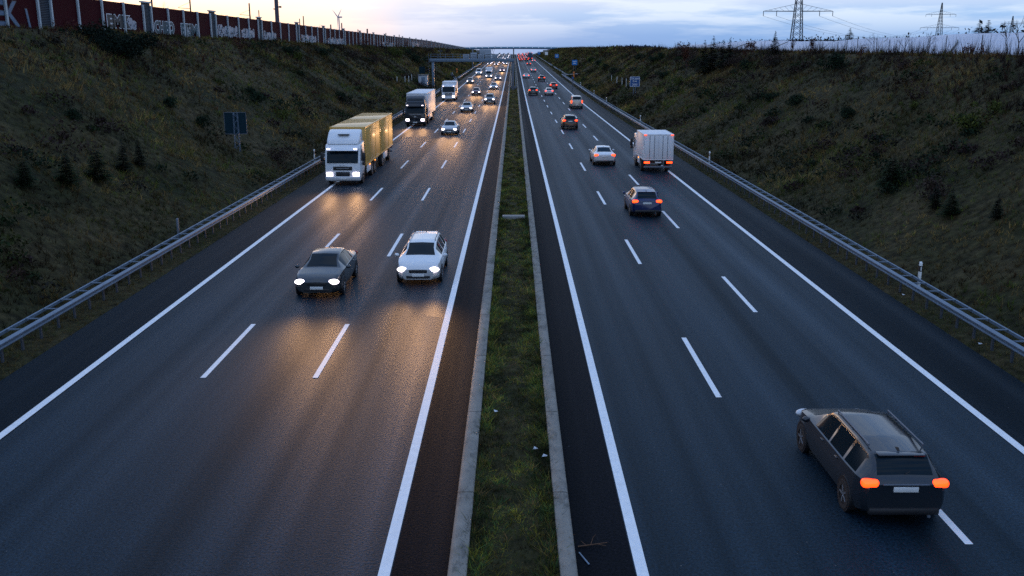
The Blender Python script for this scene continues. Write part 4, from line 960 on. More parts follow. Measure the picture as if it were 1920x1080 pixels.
# big overhead board behind it
Yb = 420.0; zb_ = float(road_z(Yb)); o = thing('overhead_sign', 'large grey sign back on a cantilever beyond the gantry', 'sign', (0, Yb, zb_))
A = at_depth(899, 92.5, Yb); B = at_depth(921, 103, Yb); cx = (A.x+B.x)/2
part('board', MB().cbox((cx, 0, (A.z+B.z)/2-zb_), (B.x-A.x, .2, A.z-B.z), .05), M['sign_back2'], o); part('mast', MB().cbox((-17.6, .4, 4), (.6, .6, 8.6), .05), M['galvd'], o); part('arm', MB().cbox(((-17.6+B.x)/2, .4, 6.6), (abs(-17.6-B.x), .4, .4), .04), M['galvd'], o)
# cabinet by the gantry column
p = Vector((xl-1.6, Yg-9, 0)); p.z = tz(p.x, p.y)
o = thing('control_cabinet', 'pale grey control cabinet with flat roof at the foot of the gantry', 'cabinet', p)
part('housing', MB().cbox((0, 0, 1.1), (2.1, 1.6, 2.6), .04), mat('cabinet_grey', (.42, .45, .5), .5), o); part('roof', MB().cbox((0, 0, 2.46), (2.4, 1.9, .14), .03), M['galvd'], o); part('door', MB().cbox((.1, -.81, 1.05), (.9, .03, 1.9), .01), M['galv'], o)
rl = MB()
for s in (-1, 1):
    for zz in (.5, 1.0): rl.tube((s*1.2, -.9, zz), (s*2.2, -.9, zz), .03, .03, 5)
    for xx in (1.25, 2.2): rl.tube((s*xx, -.9, -.4), (s*xx, -.9, 1.0), .03, .03, 5)
part('handrail', rl, M['galvd'], o)
# tree stakes
for (px, py, hpx, lb) in ((744.5, 155, 11, 'pale tree stake on the left slope, leftmost of the four'), (759.5, 155, 12, 'pale tree stake on the left slope, second from the left'), (766.5, 154, 12, 'pale tree stake on the left slope, third from the left'), (772, 152, 13, 'pale tree stake on the left slope, rightmost of the four'),
                          (1146.5, 154, 13, 'pale tree stake left of the blue tree sign, leftmost of its row'), (1156.5, 161, 17, 'pale tree stake left of the blue tree sign, second of its row'), (1166, 162, 16, 'pale tree stake left of the blue tree sign, third of its row'), (1174, 164, 17, 'pale tree stake right next to the blue tree sign')):
    p = hit(px, py, tz); h = hpx*p.y/1838.0; o = obj('tree_stake', MB().tube((0, 0, -.3), (0, 0, h), .055, .05, 7).mesh('tree_stake', M['plate']), None, p); tag(o, lb, 'stake', 'pale tree stakes on the slopes')

# ------------------------------------------------------------------ bridge
Yb = 760.0; rzb = float(road_z(Yb)); 
o = thing('road_bridge', 'flat dark bridge crossing the motorway at the far end', 'bridge', (0, Yb, rzb))
M['bridge'] = mat('bridge_paint', (.05, .09, .16), .6); M['bridge_rail'] = mat('bridge_rail', (.10, .30, .42), .5)
dk = MB(); nb = 24
def arch_z(x): return 9.5-rzb+.5*(1-(x/45)**2)
for i in range(nb):
    xa, xb_ = -60+120*i/nb, -60+120*(i+1)/nb; za, zb2 = arch_z(xa), arch_z(xb_)
    dk.add([(xa, -5, za), (xb_, -5, zb2), (xb_, 5, zb2), (xa, 5, za), (xa, -5, za+.95), (xb_, -5, zb2+.95), (xb_, 5, zb2+.95), (xa, 5, za+.95)], [(0,3,2,1),(4,5,6,7),(0,1,5,4),(2,3,7,6)]+([(3,0,4,7)] if i == 0 else [])+([(1,2,6,5)] if i == nb-1 else []))
part('deck', dk, M['bridge'], o, False); rr = MB()
for i in range(nb):
    xa, xb_ = -58+116*i/nb, -58+116*(i+1)/nb
    for zz in (1.5, 2.1): rr.tube((xa, -4.8, arch_z(xa)+zz), (xb_, -4.8, arch_z(xb_)+zz), .06, .06, 4)
    rr.box((xa, -4.8, arch_z(xa)+1.5), (.1, .1, 1.3)); rr.box(((xa+xb_)/2, -4.78, (arch_z(xa)+arch_z(xb_))/2+1.3), ((xb_-xa)*.9, .03, .7))
part('railing', rr, M['bridge_rail'], o, False); part('pier', MB().cbox((0, 0, arch_z(0)/2-.2), (.9, 6, arch_z(0)+.3), .05), M['concrete'], o)
for s in (-1, 1): part('abutment', MB().box((s*26, 0, 2.2), (6, 9, 5.0)), M['concrete'], o, False)

# ------------------------------------------------------------------ white covered mound
M['sheet'] = mat('white_sheet', (.50, .50, .56), .5, 0, .28, .10, spec=.2)
Y = np.arange(58, 306, 3.0); prof = [(41, 9.2), (44, 9.85), (47, 10.6), (50, 11.15), (53, 11.40), (58, 11.52), (80, 11.6), (84, 10.5)]
V = []; 
for y in Y:
    f = float(np.clip((306-y)/14, .15, 1)*1.0); wv = .24*math.sin(y*.063)+.13*math.sin(y*.17+1)
    for x, z in prof: V.append((x+.15*math.sin(y*.5), y, 9.2+(z-9.2)*f+wv+.03*math.sin(y*1.9+x)))
kq = len(prof); Fq = [(i*kq+j, i*kq+j+1, (i+1)*kq+j+1, (i+1)*kq+j) for i in range(len(Y)-1) for j in range(kq-1)]
mo = MB(); mo.add(V, Fq); mound = thing('covered_mound', 'long mound under pale white sheeting beyond the right crest', 'mound', (0, 0, 0)); part('sheet', mo, M['sheet'], mound)
sm = MB()
for y0 in (76, 97, 118, 139, 166, 196, 232, 268):
    sm.tube((43.2, y0, 9.72), (47, y0+7, 10.70), .09, .09, 5); sm.tube((47, y0+7, 10.70), (50.6, y0+15, 11.30), .09, .09, 5)
part('seam', sm, M['dark'], mound)

n = 2600; Yh = rng.uniform(70, 300, n); Ph = np.stack([rng.uniform(60, 72, n), Yh, 11.5+np.abs(rng.normal(0, .30, n))*(.3+1.5*np.clip(fbm(Yh*.10, 3)+.2, 0, 2))+.24*np.sin(Yh*.063)], 1)
o = obj('hedge', leaf_mesh('hedge', Ph, .30, [(.012, .016, .018), (.02, .02, .02)])); tag(o, 'thin dark scrub line along the top of the white mound', 'scrub', kind='stuff')
# ------------------------------------------------------------------ pylons, masts, wires
M['pylon'] = mat('pylon_steel', (.012, .017, .028), .8, 0, spec=.1)
def pylon(px, ybase, Y, levels, topz, label, wb=2.6):
    X = at_depth(px, 60, Y).x; z0 = tz(X, Y); o = thing('power_pylon', label, 'pylon', (X, Y, z0)); H = topz-z0; mb = MB()
    def ww(z): return wb*(1-z/H)*.5*.88+.16
    lv = np.linspace(0, H, 15)
    for sx in (-1, 1):
        for sy in (-1, 1):
            for a, b in zip(lv[:-1], lv[1:]): mb.tube((sx*ww(a), sy*ww(a), a), (sx*ww(b), sy*ww(b), b), .13, .12, 4, False)
    for a, b in zip(lv[:-1], lv[1:]):
        for s in (-1, 1):
            for q in (-1, 1):
                mb.tube((q*ww(a), s*ww(a), a), (-q*ww(b), s*ww(b), b), .06, .06, 4, False); mb.tube((s*ww(a), q*ww(a), a), (s*ww(b), -q*ww(b), b), .055, .055, 4, False)
    part('lattice_tower', mb, M['pylon'], o); ends = []
    for zl, half in levels:
        z = zl-z0; am = MB(); w0 = ww(z)
        for s in (-1, 1):
            for q in (-1, 1): am.tube((s*w0, q*w0, z), (s*half, 0, z), .13, .10, 4, False)
            am.tube((s*w0, 0, z+1.9), (s*half, 0, z), .06, .05, 4, False); nn = 6
            for j in range(nn):
                f0, f1 = j/nn, (j+1)/nn; xa, xb_ = w0+(half-w0)*f0, w0+(half-w0)*f1
                am.tube((s*xa, 0, z), (s*xb_, 0, z+1.9*(1-f1)), .035, .035, 4, False)
            for f in (1.0, .62):
                xx = s*half*f; am.tube((xx, 0, z), (xx, 0, z-1.3), .09, .09, 5); ends.append((X+xx, Y, zl-1.3))
        part('cross_arm', am, M['pylon'], o)
    return ends
E1 = pylon(1494, 72, 274, [(at_depth(1500, 21, 274).z, 9.6)], 33, 'large dark lattice power pylon with one wide arm above the white mound', 3.1)
E2 = pylon(1761, 68, 560, [(at_depth(1760, 52, 560).z, 11.0), (at_depth(1760, 27, 560).z, 8.5)], at_depth(1761, 5, 560).z, 'smaller distant pylon with two arms, right of the large pylon', 4)
E3 = pylon(1896, 62, 700, [(at_depth(1896, 44, 700).z, 8.0)], at_depth(1896, 30, 700).z, 'faint pylon at the far right edge of the skyline', 4)
def wire(a, b, sag, label, r=.035):
    mb = MB(); pts = [Vector(a).lerp(Vector(b), t)+Vector((0, 0, -4*sag*t*(1-t))) for t in np.linspace(0, 1, 25)]
    for p_, q_ in zip(pts[:-1], pts[1:]): mb.tube(p_, q_, r, r, 4, False)
    o = obj('power_line', mb.mesh('power_line', M['pylon'])); tag(o, label, 'cable', 'power lines between the pylons'); return o
for i, j in ((0, 0), (1, 1), (2, 2), (3, 3)): wire(E1[i], E2[j], 5, 'thin overhead power line running from the large pylon to the smaller one', .03)
for i, (dx, dz) in enumerate(((0, 0), (3, .5), (16, 0), (19, .6))):
    wire((E1[i][0], E1[i][1], E1[i][2]+9), (150+dx, 60, 24+dz+i), 4, 'thin overhead power line leaving the large pylon towards the right edge', .03)
# masts behind the noise barrier
M['mast'] = mat('mast_brown', (.05, .035, .035), .7)
def mast(px, ytop, Y, r, label, extra=None):
    p = at_depth(px, ytop, Y); z0 = tz(p.x, Y); o = thing('railway_mast', label, 'mast', (p.x, Y, z0)); part('pole', MB().tube((0, 0, -.3), (0, 0, p.z-z0), r, r*.8, 8), M['mast'], o)
    return o, p.z-z0
ml = [(283, -12, 150, .17, 'thin dark mast behind the wall beside the second louvred panel'), (355, -10, 178, .16, 'thin dark mast behind the wall above the long graffiti'), (467, 6, 215, .19, 'dark mast left of the thick tower'), (485, 19, 235, .14, 'short thin mast just left of the thick tower'),
      (561.5, 35, 285, .16, 'shorter mast of the pair right of the thick tower'), (568.5, 30, 285, .18, 'taller mast of the pair right of the thick tower'), (620, 46, 340, .28, 'dark stub mast left of the wind turbine'), (640.5, 43, 350, .24, 'dark mast directly right of the wind turbine'), (671, 55, 400, .2, 'thin mast, first well right of the wind turbine'), (688.5, 54, 420, .4, 'stout stub mast, second right of the wind turbine'), (723.5, 62, 480, .24, 'small mast, third right of the wind turbine'), (748.5, 65, 530, .24, 'small mast, last one before the wall fades')]
for i, a in enumerate(ml):
    o, h = mast(*a)
    if i in (0, 1, 2, 7): part('bracket', MB().tube((0, 0, h*.72), (-2.2, 0, h*.74), .05, .05, 5).tube((0, 0, h*.85), (-2.2, 0, h*.75), .03, .03, 4), M['mast'], o)
    if i == 5: part('bracket', MB().tube((0, 0, h*.60), (-1.1, 0, h*.60), .05, .05, 5), M['mast'], o)
p = at_depth(516, -30, 200); z0 = tz(p.x, 200); o = thing('radio_tower', 'thick dark tower rising behind the wall against the sunset', 'tower', (p.x, 200, z0))
part('shaft', MB().tube((0, 0, -.3), (0, 0, p.z-z0), .46, .36, 16), mat('tower_shaft', (.06, .055, .075), .7), o)
zz = at_depth(516, 13, 200).z-z0; part('antenna_box', MB().cbox((.75, -.1, zz), (.5, .4, .35), .05).tube((.3, 0, zz), (.6, 0, zz), .06, .06, 6).cbox((-.55, 0, zz-.4), (.25, .3, .2), .04), M['mast'], o)
st = MB()
for z_ in np.arange(4, p.z-z0, .9): st.tube((.36, -.1, z_), (.62, -.1, z_), .025, .025, 4)
part('climbing_rungs', st, M['mast'], o)
# wind turbine
Yt = 2500.0; hub = at_depth(635.5, 32.5, Yt); z0 = -20.0
o = thing('wind_turbine', 'pale three bladed wind turbine on the horizon behind the wall', 'wind turbine', (hub.x, Yt, z0)); M['turb'] = mat('turbine_white', (.34, .36, .46), .5)
hz = hub.z-z0; part('tower', MB().tube((0, 0, -1), (0, 0, hz), 1.9, 1.15, 12), M['turb'], o); part('nacelle', MB().cbox((3.2, 0, hz+.5), (9.5, 3.4, 3.4), .6), M['turb'], o); part('hub', MB().ell((-2.6, -1.5, hz+.5), (2, 2, 2)), M['turb'], o)
for a in (63, 126, 268):
    d = Vector((math.cos(R(a)), 0, math.sin(R(a)))); c0 = Vector((-2.6, -2.0, hz+.5)); L_ = 22 if a < 200 else 26; sd = Vector((-d.z, 0, d.x)); mb = MB(); pts = [(0, .7), (.15, 1.15), (.5, .8), (1, .2)]; V = []
    for f, w_ in pts:
        for yy_ in (-.25, .25): V += [c0+d*L_*f-sd*w_+Vector((0, yy_*(1-f*.7), 0)), c0+d*L_*f+sd*w_+Vector((0, yy_*(1-f*.7), 0))]
    Fb = []
    for i in range(3):
        b_ = i*4
        Fb += [(b_, b_+1, b_+5, b_+4), (b_+2, b_+6, b_+7, b_+3), (b_, b_+4, b_+6, b_+2), (b_+1, b_+3, b_+7, b_+5)]
    mb.add(V, Fb+[(0, 2, 3, 1), (12, 13, 15, 14)]); part('blade', mb, M['turb'], o)

# distant wooded ridge
n = 9000; X = rng.uniform(120, 1500, n); Yd = 2900+rng.uniform(-80, 80, n); top = 8+8*np.clip(np.sin(X*.006)+.4*np.sin(X*.021), -.2, 1.2)*sstep(120, 300, X)
Z = -25+(top+25)*rng.uniform(0, 1, n)**.5; P = np.stack([X, Yd, Z], 1)
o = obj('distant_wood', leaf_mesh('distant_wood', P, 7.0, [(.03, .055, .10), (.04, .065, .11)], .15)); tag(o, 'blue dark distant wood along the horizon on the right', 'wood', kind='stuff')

# ------------------------------------------------------------------ trees and shrubs
FIR = [(.010, .026, .010), (.016, .036, .012), (.022, .040, .010)]; FIRD = [(.006, .016, .008), (.010, .022, .010)]
RUST = [(.075, .024, .014), (.055, .016, .012), (.095, .035, .018), (.045, .016, .012)]; DGR = [(.008, .018, .010), (.012, .024, .012), (.018, .030, .012)]; YEL = [(.055, .065, .010), (.075, .080, .015), (.035, .05, .012)]; BRN = [(.040, .026, .020), (.055, .035, .026), (.030, .020, .018)]
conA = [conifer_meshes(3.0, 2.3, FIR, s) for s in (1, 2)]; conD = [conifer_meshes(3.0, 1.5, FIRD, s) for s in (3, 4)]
bshD = [bush_meshes(2.6, 1.7, 1500, DGR, .12, s) for s in (1, 2)]; bshY = [bush_meshes(1.8, 1.3, 700, YEL, .10, s) for s in (3,)]; bshB = [bush_meshes(2.2, 1.5, 700, BRN, .10, s) for s in (5, 6)]
bee = [bare_tree_meshes(3.0, .33, s, RUST, .075, 5, 3, .035) for s in (1, 2, 3)]
bare = [bare_tree_meshes(6.0, .42, s, None, depth=4, r0=.09) for s in (11, 12, 13)]
big = bush_meshes(5.0, 2.8, 5200, [(.004, .010, .006), (.006, .014, .008), (.009, .016, .009)], .15, 9)
def put(kind, px, py, hpx, label, rz=None, fix=None):
    p = hit(px, py, tz); k = p.y/1838.0
    src, h0 = {'fir': (conA, 3.0), 'darkfir': (conD, 3.0), 'bush': (bshD, 1.55), 'yel': (bshY, 1.25), 'brn': (bshB, 1.4), 'beech': (bee, 3.0), 'big': ([big], 2.6)}[kind]
    me = src[int(px) % len(src)]; nm, cat = {'fir': ('fir_tree', 'tree'), 'darkfir': ('conifer_tree', 'tree'), 'bush': ('shrub', 'shrub'), 'yel': ('shrub', 'shrub'), 'brn': ('shrub', 'shrub'), 'beech': ('young_beech', 'tree'), 'big': ('bush', 'shrub')}[kind]
    if isinstance(me, tuple): me = dict(crown=me[0], trunk=me[1]) if 'fir' in kind else dict(foliage=me[0], stem=me[1])
    return plant(nm, me, p, random.uniform(0, 6), hpx*k/h0, label, cat)
put('big', 222, 102, 48, 'large black green bush against the wall below the dark graffiti')
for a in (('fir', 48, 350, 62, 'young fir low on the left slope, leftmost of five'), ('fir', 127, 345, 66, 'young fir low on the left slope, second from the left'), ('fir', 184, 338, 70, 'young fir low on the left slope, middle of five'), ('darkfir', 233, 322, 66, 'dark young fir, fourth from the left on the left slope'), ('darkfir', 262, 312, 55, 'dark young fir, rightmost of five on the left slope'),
          ('beech', 122, 92, 75, 'rusty young beech in front of the wall near the first louvred panel'), ('beech', 190, 138, 40, 'small rusty beech high on the left slope below the big bush'), ('beech', 381, 130, 34, 'small red leaved beech on the left slope below the wall'), ('beech', 451, 112, 55, 'rusty young beech with bare top in front of the silver graffiti'),
          ('bush', 140, 225, 20, 'low dark shrub midway up the left slope, far left'), ('bush', 318, 200, 18, 'round dark shrub in the middle of the left slope'), ('bush', 380, 238, 20, 'dark shrub on the left slope just left of the lattice sign'), ('bush', 480, 192, 18, 'dark green shrub right above the lattice sign'), ('bush', 472, 178, 14, 'small dark shrub above and right of the lattice sign'), ('yel', 535, 225, 22, 'yellow green shrub on the left slope right of the lattice sign'),
          ('yel', 555, 112, 15, 'yellowish shrub near the wall foot left of the turbine'), ('beech', 590, 188, 28, 'slim dark young tree midway up the left slope'), ('bush', 607, 106, 16, 'dark shrub at the wall foot below the turbine'), ('bush', 543, 102, 15, 'brown dark shrub at the wall foot, right of the silver graffiti'), ('bush', 640, 190, 16, 'low dark shrub above the yellow lorry'), ('brn', 520, 300, 22, 'brown shrub near the guardrail below the lattice sign'),
          ('beech', 683, 92, 25, 'rusty beech before the wall, right of the wind turbine'), ('beech', 722, 96, 24, 'slim dark beech before the wall, second right of the turbine'), ('yel', 735, 103, 14, 'yellow shrub near the far wall, upper of two'), ('yel', 745, 107, 13, 'yellow shrub near the far wall, lower of two'), ('bush', 766, 106, 11, 'green shrub right of the two yellow shrubs'), ('beech', 762, 96, 22, 'red brown beech by the far wall end'), ('bush', 780, 118, 14, 'dark shrub up the slope left of the gantry'),
          ('brn', 700, 120, 17, 'brown shrub on the left slope below the yellow shrubs'), ('brn', 660, 108, 14, 'brown shrub below the wall, right of the turbine'), ('beech', 690, 114, 20, 'dark young tree on the left slope, left of the yellow shrubs'), ('brn', 805, 100, 10, 'brown scrub on the left crest above the gantry end'), ('brn', 840, 101, 10, 'brown scrub on the left crest above the gantry displays')):
    put(*a)
for a in (('fir', 1670, 352, 68, 'young green fir low on the right slope'), ('darkfir', 1752, 392, 52, 'dark reddish conifer low on the right slope, left of the pair'), ('fir', 1782, 405, 55, 'dark fir low on the right slope, right of the pair'), ('brn', 1744, 372, 40, 'red brown shrub beside the right slope firs'), ('darkfir', 1868, 410, 50, 'dark conifer near the right edge low on the slope'),
          ('beech', 1612, 120, 42, 'rusty slim beech on the right crest below the mound seam'), ('beech', 1817, 125, 60, 'tall rusty beech on the right crest near the right edge'), ('bush', 1570, 130, 26, 'dark shrub high on the right slope below the mound'), ('bush', 1490, 196, 18, 'low dark shrub midway up the right slope'), ('bush', 1590, 222, 20, 'round dark shrub on the middle of the right slope'), ('bush', 1400, 130, 16, 'green shrub high on the right slope below the conifers'), ('yel', 1710, 205, 16, 'bright green shrub on the right slope under the right mound end'), ('yel', 1860, 212, 24, 'yellow green shrub at the far right of the slope'), ('yel', 1815, 245, 34, 'tall yellow green plant on the right slope near the right edge'), ('bush', 1445, 190, 16, 'small dark shrub, left one midway up the right slope'),
          ('bush', 1225, 118, 12, 'dark shrub on the right slope above the blue tree sign'), ('bush', 1238, 112, 12, 'dark green shrub upper right of the blue tree sign'), ('bush', 1198, 110, 9, 'small dark shrub above the stakes on the right'), ('bush', 1136, 131, 10, 'dark shrub left of the stakes, lower one'), ('bush', 1122, 122, 9, 'dark shrub left of the stakes, middle one'), ('bush', 1108, 117, 9, 'dark shrub left of the stakes, upper one'), ('bush', 1152, 137, 9, 'dark shrub just above the stakes'), ('beech', 1184, 98, 18, 'rusty young beech on the right crest, first of the left group'), ('beech', 1176, 99, 14, 'smaller rusty beech beside the first one on the right crest'), ('bush', 1245, 148, 14, 'dark shrub right of the blue tree sign'), ('yel', 1275, 160, 16, 'green shrub on the right slope, right of the blue tree sign'),
          ('beech', 1273, 100, 24, 'rust red beech on the right crest left of the conifers'), ('brn', 1336, 118, 18, 'rust brown scrub on the right crest under the small conifers'), ('brn', 1300, 112, 16, 'brown scrub on the right crest beside the rust red beech'), ('brn', 1380, 122, 20, 'purple brown scrub on the right crest under the tall conifers'), ('brn', 1450, 124, 22, 'brown scrub on the right crest under the large pylon'), ('brn', 1690, 130, 24, 'dark brown scrub on the right crest in front of the mound end')):
    put(*a)
# slim conifers and rusty trees along the right crest
for px, top, Y, kind, lb in ((1290, 66, 150, 'beech', 'bare rusty sapling at the left end of the mound'), (1322, 74, 140, 'darkfir', 'small dark conifer before the mound, first from the left'), (1338, 66, 138, 'darkfir', 'small dark conifer before the mound, second from the left'), (1357, 73, 134, 'darkfir', 'small dark conifer before the mound, third from the left'), (1369, 70, 132, 'darkfir', 'small dark conifer before the mound, fourth from the left'), (1399, 73, 128, 'beech', 'thin sapling before the mound left of the tall conifers'),
                             (1418, 58, 125, 'beech', 'tall dark rusty tree before the mound, left of the large pylon'), (1453, 57, 119, 'darkfir', 'tall narrow conifer before the mound, just left of the large pylon'), (1485, 68, 112, 'beech', 'rusty tree at the foot of the large pylon'), (1524, 61, 106, 'beech', 'rust brown tree before the mound, right of the large pylon')):
    X = at_depth(px, 80, Y).x; 
    z0 = tz(X, Y); h = at_depth(px, top, Y).z-z0; src = conD if kind == 'darkfir' else bee; me = src[px % len(src)]
    if isinstance(me, tuple): me = dict(crown=me[0], trunk=me[1])
    plant('conifer_tree' if kind == 'darkfir' else 'young_beech', me, (X, Y, z0), random.uniform(0, 6), h/3.0, lb, 'tree')
for px, top, Y, lb in ((1594, 52, 230, 'dark round conifer behind the white mound, right of the large pylon'), (1835, 39, 210, 'dark conifer behind the mound near the right edge, left of the pair'), (1852, 37, 214, 'dark conifer behind the mound near the right edge, right of the pair')):
    X = at_depth(px, 60, Y).x; z0 = tz(X, Y); h = at_depth(px, top, Y).z-z0; o = plant('conifer_tree', dict(crown=conD[0][0], trunk=conD[0][1]), (X, Y, z0), 1.3*px, h/3.0, lb, 'tree'); o.scale.x *= 1.5; o.scale.y *= 1.5
# bare trees right edge and behind the left wall
for i, (px, top, Y, lb) in enumerate(((1889, 34, 75, 'bare leafless sapling on the right crest near the right edge'), (1912, 26, 73, 'bare leafless sapling at the very right edge'), (1700, 58, 92, 'bare twiggy sapling before the right half of the mound'), (1740, 56, 90, 'bare twiggy sapling in front of the second pylon'), (1640, 62, 98, 'thin bare sapling on the right crest before the mound middle'))):
    X = at_depth(px, 80, Y).x; z0 = tz(X, Y); h = at_depth(px, top, Y).z-z0; plant('bare_tree', bare[i % 3], (X, Y, z0), i*1.7, h/5.6, lb, 'tree')
for i, (px, top, Y, lb) in enumerate(((236, -2, 170, 'bare tree behind the wall above the dark graffiti'), (300, 6, 175, 'bare tree crown behind the wall, left of two above the long graffiti'), (318, 9, 185, 'bare tree crown behind the wall, right of two above the long graffiti'), (418, 22, 215, 'bare tree behind the wall above the first silver graffiti'), (462, 30, 235, 'bare tree behind the wall left of the thick tower'), (502, 38, 250, 'small dark tree top just left of the thick tower'), (533, 41, 265, 'low bare tree behind the wall right of the thick tower'), (592, 47, 330, 'small dark tree behind the wall left of the wind turbine'), (608, 48, 345, 'thin bare tree behind the wall, closest left of the turbine'), (815, 76, 560, 'small distant bare tree above the far wall end'), (925, 86, 800, 'small tree standing near the left end of the bridge'))):
    X = at_depth(px, 60, Y).x; z0 = tz(X, Y); h = max(2.0, at_depth(px, top, Y).z-z0); plant('bare_tree', bare[i % 3], (X, Y, z0), i*2.1, h/5.6, lb, 'tree')
# dry brush along the crests: nobody could count it
for side, nm in ((1, 'right'), (-1, 'left')):
    ch = []
    for y0, y1, dens in ((45, 140, 3.0), (140, 330, 1.6), (330, 760, .8)):
        n = int((y1-y0)*(7 if side > 0 else 5)*dens); X = side*(rng.uniform(28, 36.5, n) if side > 0 else rng.uniform(29, 36.3, n)); Y = rng.uniform(y0, y1, n); P = np.stack([X, Y, terrain(X, Y)], 1)
        kk = rng.uniform(0, 1, n) < np.clip(.5+.7*wob(X*.5, Y*.35), .1, 1); P = P[kk]; n = len(P)
        ch.append(blades(P, rng.uniform(.4, 1.2, n)*((.55+.55*np.clip(fbm(P[:, 0]*.2, P[:, 1]*.13+8)+.3, 0, 1)) if side > 0 else .7), np.full(n, .035+.00022*y0), 9, np.array([(.040, .020, .018), (.030, .018, .018), (.045, .030, .020), (.022, .024, .014), (.060, .026, .016)])*.8, [.3, .25, .2, .15, .1], .35))
    if side > 0:                                        # taller bare twigs standing in front of the mound
        n = 1700; Y = 58*np.exp(rng.uniform(0, 1, n)*math.log(320/58)); X = rng.uniform(31.5, 38.5, n); kk = rng.uniform(0, 1, n) < np.clip(.15+1.0*fbm(X*.25+3, Y*.12), 0, 1); X, Y = X[kk], Y[kk]; n = len(X)
        ch.append(blades(np.stack([X, Y, terrain(X, Y)], 1), rng.uniform(.7, 1.9, n), .018+.0002*Y, 7, np.array([(.035, .018, .018), (.028, .02, .02), (.05, .02, .014), (.03, .03, .024)]), [.35, .3, .15, .2], .22))
    blade_obj('undergrowth', ch, 'tall dry reddish brown scrub along the %s crest' % nm)
for side, nm in ((-1, 'left'), (1, 'right')):
    Ps, Cs, Ss = [], [], []
    n = 950; X = side*rng.uniform(18.6, 35.5 if side < 0 else 31.0, n); Y = 22*np.exp(rng.uniform(0, 1, n)*math.log(480/22)); d = fbm(X*.24+5, Y*.14+60); kk = rng.uniform(0, 1, n) < np.clip(.1+1.1*d, 0, 1); X, Y, d = X[kk], Y[kk], d[kk]
    pal = np.array([(.010, .020, .009), (.016, .028, .009), (.030, .018, .016), (.040, .024, .018), (.020, .018, .012), (.034, .040, .010)])*1.1
    for x, y in zip(X, Y):
        big_ = 1+y/160; R0 = rng.uniform(.35, 1.05)*min(big_, 1.8); m = int(rng.integers(60, 130)); dv = rng.normal(0, 1, (m, 3)); dv /= np.linalg.norm(dv, axis=1, keepdims=True); dv[:, 2] = np.abs(dv[:, 2])*.75
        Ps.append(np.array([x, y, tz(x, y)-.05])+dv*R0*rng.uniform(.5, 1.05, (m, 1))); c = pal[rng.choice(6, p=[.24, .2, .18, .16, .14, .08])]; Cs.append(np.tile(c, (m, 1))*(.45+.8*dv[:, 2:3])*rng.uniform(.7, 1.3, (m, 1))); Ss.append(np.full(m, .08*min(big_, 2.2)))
    P = np.concatenate(Ps); C = np.concatenate(Cs); S = np.concatenate(Ss); n = len(P); a = rng.normal(0, 1, (n, 3)); a /= np.linalg.norm(a, axis=1, keepdims=True); b = np.cross(a, rng.normal(0, 1, (n, 3))); b /= np.linalg.norm(b, axis=1, keepdims=True); sz = (S*rng.uniform(.6, 1.4, n))[:, None]
    V = np.stack([P-a*sz, P+b*sz*.5, P+a*sz, P-b*sz*.5], 1).reshape(-1, 3); C4 = np.concatenate([np.repeat(C, 4, 0), np.ones((n*4, 1))], 1)
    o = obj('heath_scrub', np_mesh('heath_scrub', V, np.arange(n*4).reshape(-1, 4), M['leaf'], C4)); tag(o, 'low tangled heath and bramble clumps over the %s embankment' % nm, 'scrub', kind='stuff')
# thin stakes and stems along the right crest
for k_, px in enumerate((1306, 1430, 1437, 1541, 1546, 1575, 1592, 1612, 1648, 1672, 1748, 1779, 1846)):
    Y = 33.0*1838/(px-963)*1.02; X = 33.4; z0 = tz(X, Y); o = obj('fence_stake', MB().tube((0, 0, -.3), (0, 0, random.uniform(1.2, 1.7)), .035, .03, 5).mesh('fence_stake', M['mast'])); o.location = (X, Y, z0); tag(o, 'thin dark stake standing in the scrub before the white mound', 'stake', 'thin stakes along the right crest')
# litter: white scraps along the verge and the median
for px, py, lb in ((1004, 842, 'white paper scrap in the median grass, upper of two'), (1022, 856, 'white paper scrap in the median grass by the right kerb'), (930, 772, 'pale scrap on the left side of the median grass'), (1694, 553, 'white scrap at the edge of the right hard shoulder'), (1838, 645, 'white scrap at the edge of the right hard shoulder near the frame edge'), (296, 484, 'white scrap at the edge of the left hard shoulder')):
    p = hit(px, py, lambda x, y: float(MED(x, y))+.05 if abs(x) < .9 else max(float(road_z(y)), tz(x, y))); mb = MB(); n_s = random.Random(px)
    mb.add([(n_s.uniform(-.09, -.03), n_s.uniform(-.07, -.03), .01), (n_s.uniform(.03, .09), n_s.uniform(-.07, -.03), .03), (n_s.uniform(.02, .08), n_s.uniform(.03, .07), .015), (n_s.uniform(-.08, -.02), n_s.uniform(.03, .07), .05)], [(0, 1, 2), (0, 2, 3)])
    o = obj('litter_scrap', mb.mesh('litter_scrap', M['g_wht']), None, p); tag(o, lb, 'litter')
# bits of debris on the road edge
def debris(px, py, d, m, name, label, cat, rz=0):
    p = hit(px, py, lambda x, y: float(road_z(y))); mb = MB().cbox((0, 0, d[2]/2+.004), d, min(d)*.3, 1); o = obj(name, mb.mesh(name, m), None, p); o.rotation_euler.z = rz; tag(o, label, cat)
debris(1095, 1048, (.035, .5, .02), M['galv'], 'plastic_strip', 'thin bluish plastic strip lying beside the right median kerb', 'debris', .35)
p = hit(1112, 1024, lambda x, y: float(road_z(y))); tw = MB()
for a, b, r_ in (((-.32, -.05, .02), (.30, .06, .05), .014), ((-.05, 0, .03), (.02, .22, .10), .009), ((.08, .03, .04), (.26, -.10, .06), .009), ((-.15, -.02, .03), (-.24, .12, .05), .008), ((.02, .2, .1), (.08, .27, .12), .006)): tw.tube(a, b, r_, r_*.6, 5)
o = obj('broken_twig', tw.mesh('broken_twig', mat('dry_twig', (.10, .045, .02), .8)), None, p); tag(o, 'brown broken twig lying beside the right median kerb', 'twig')

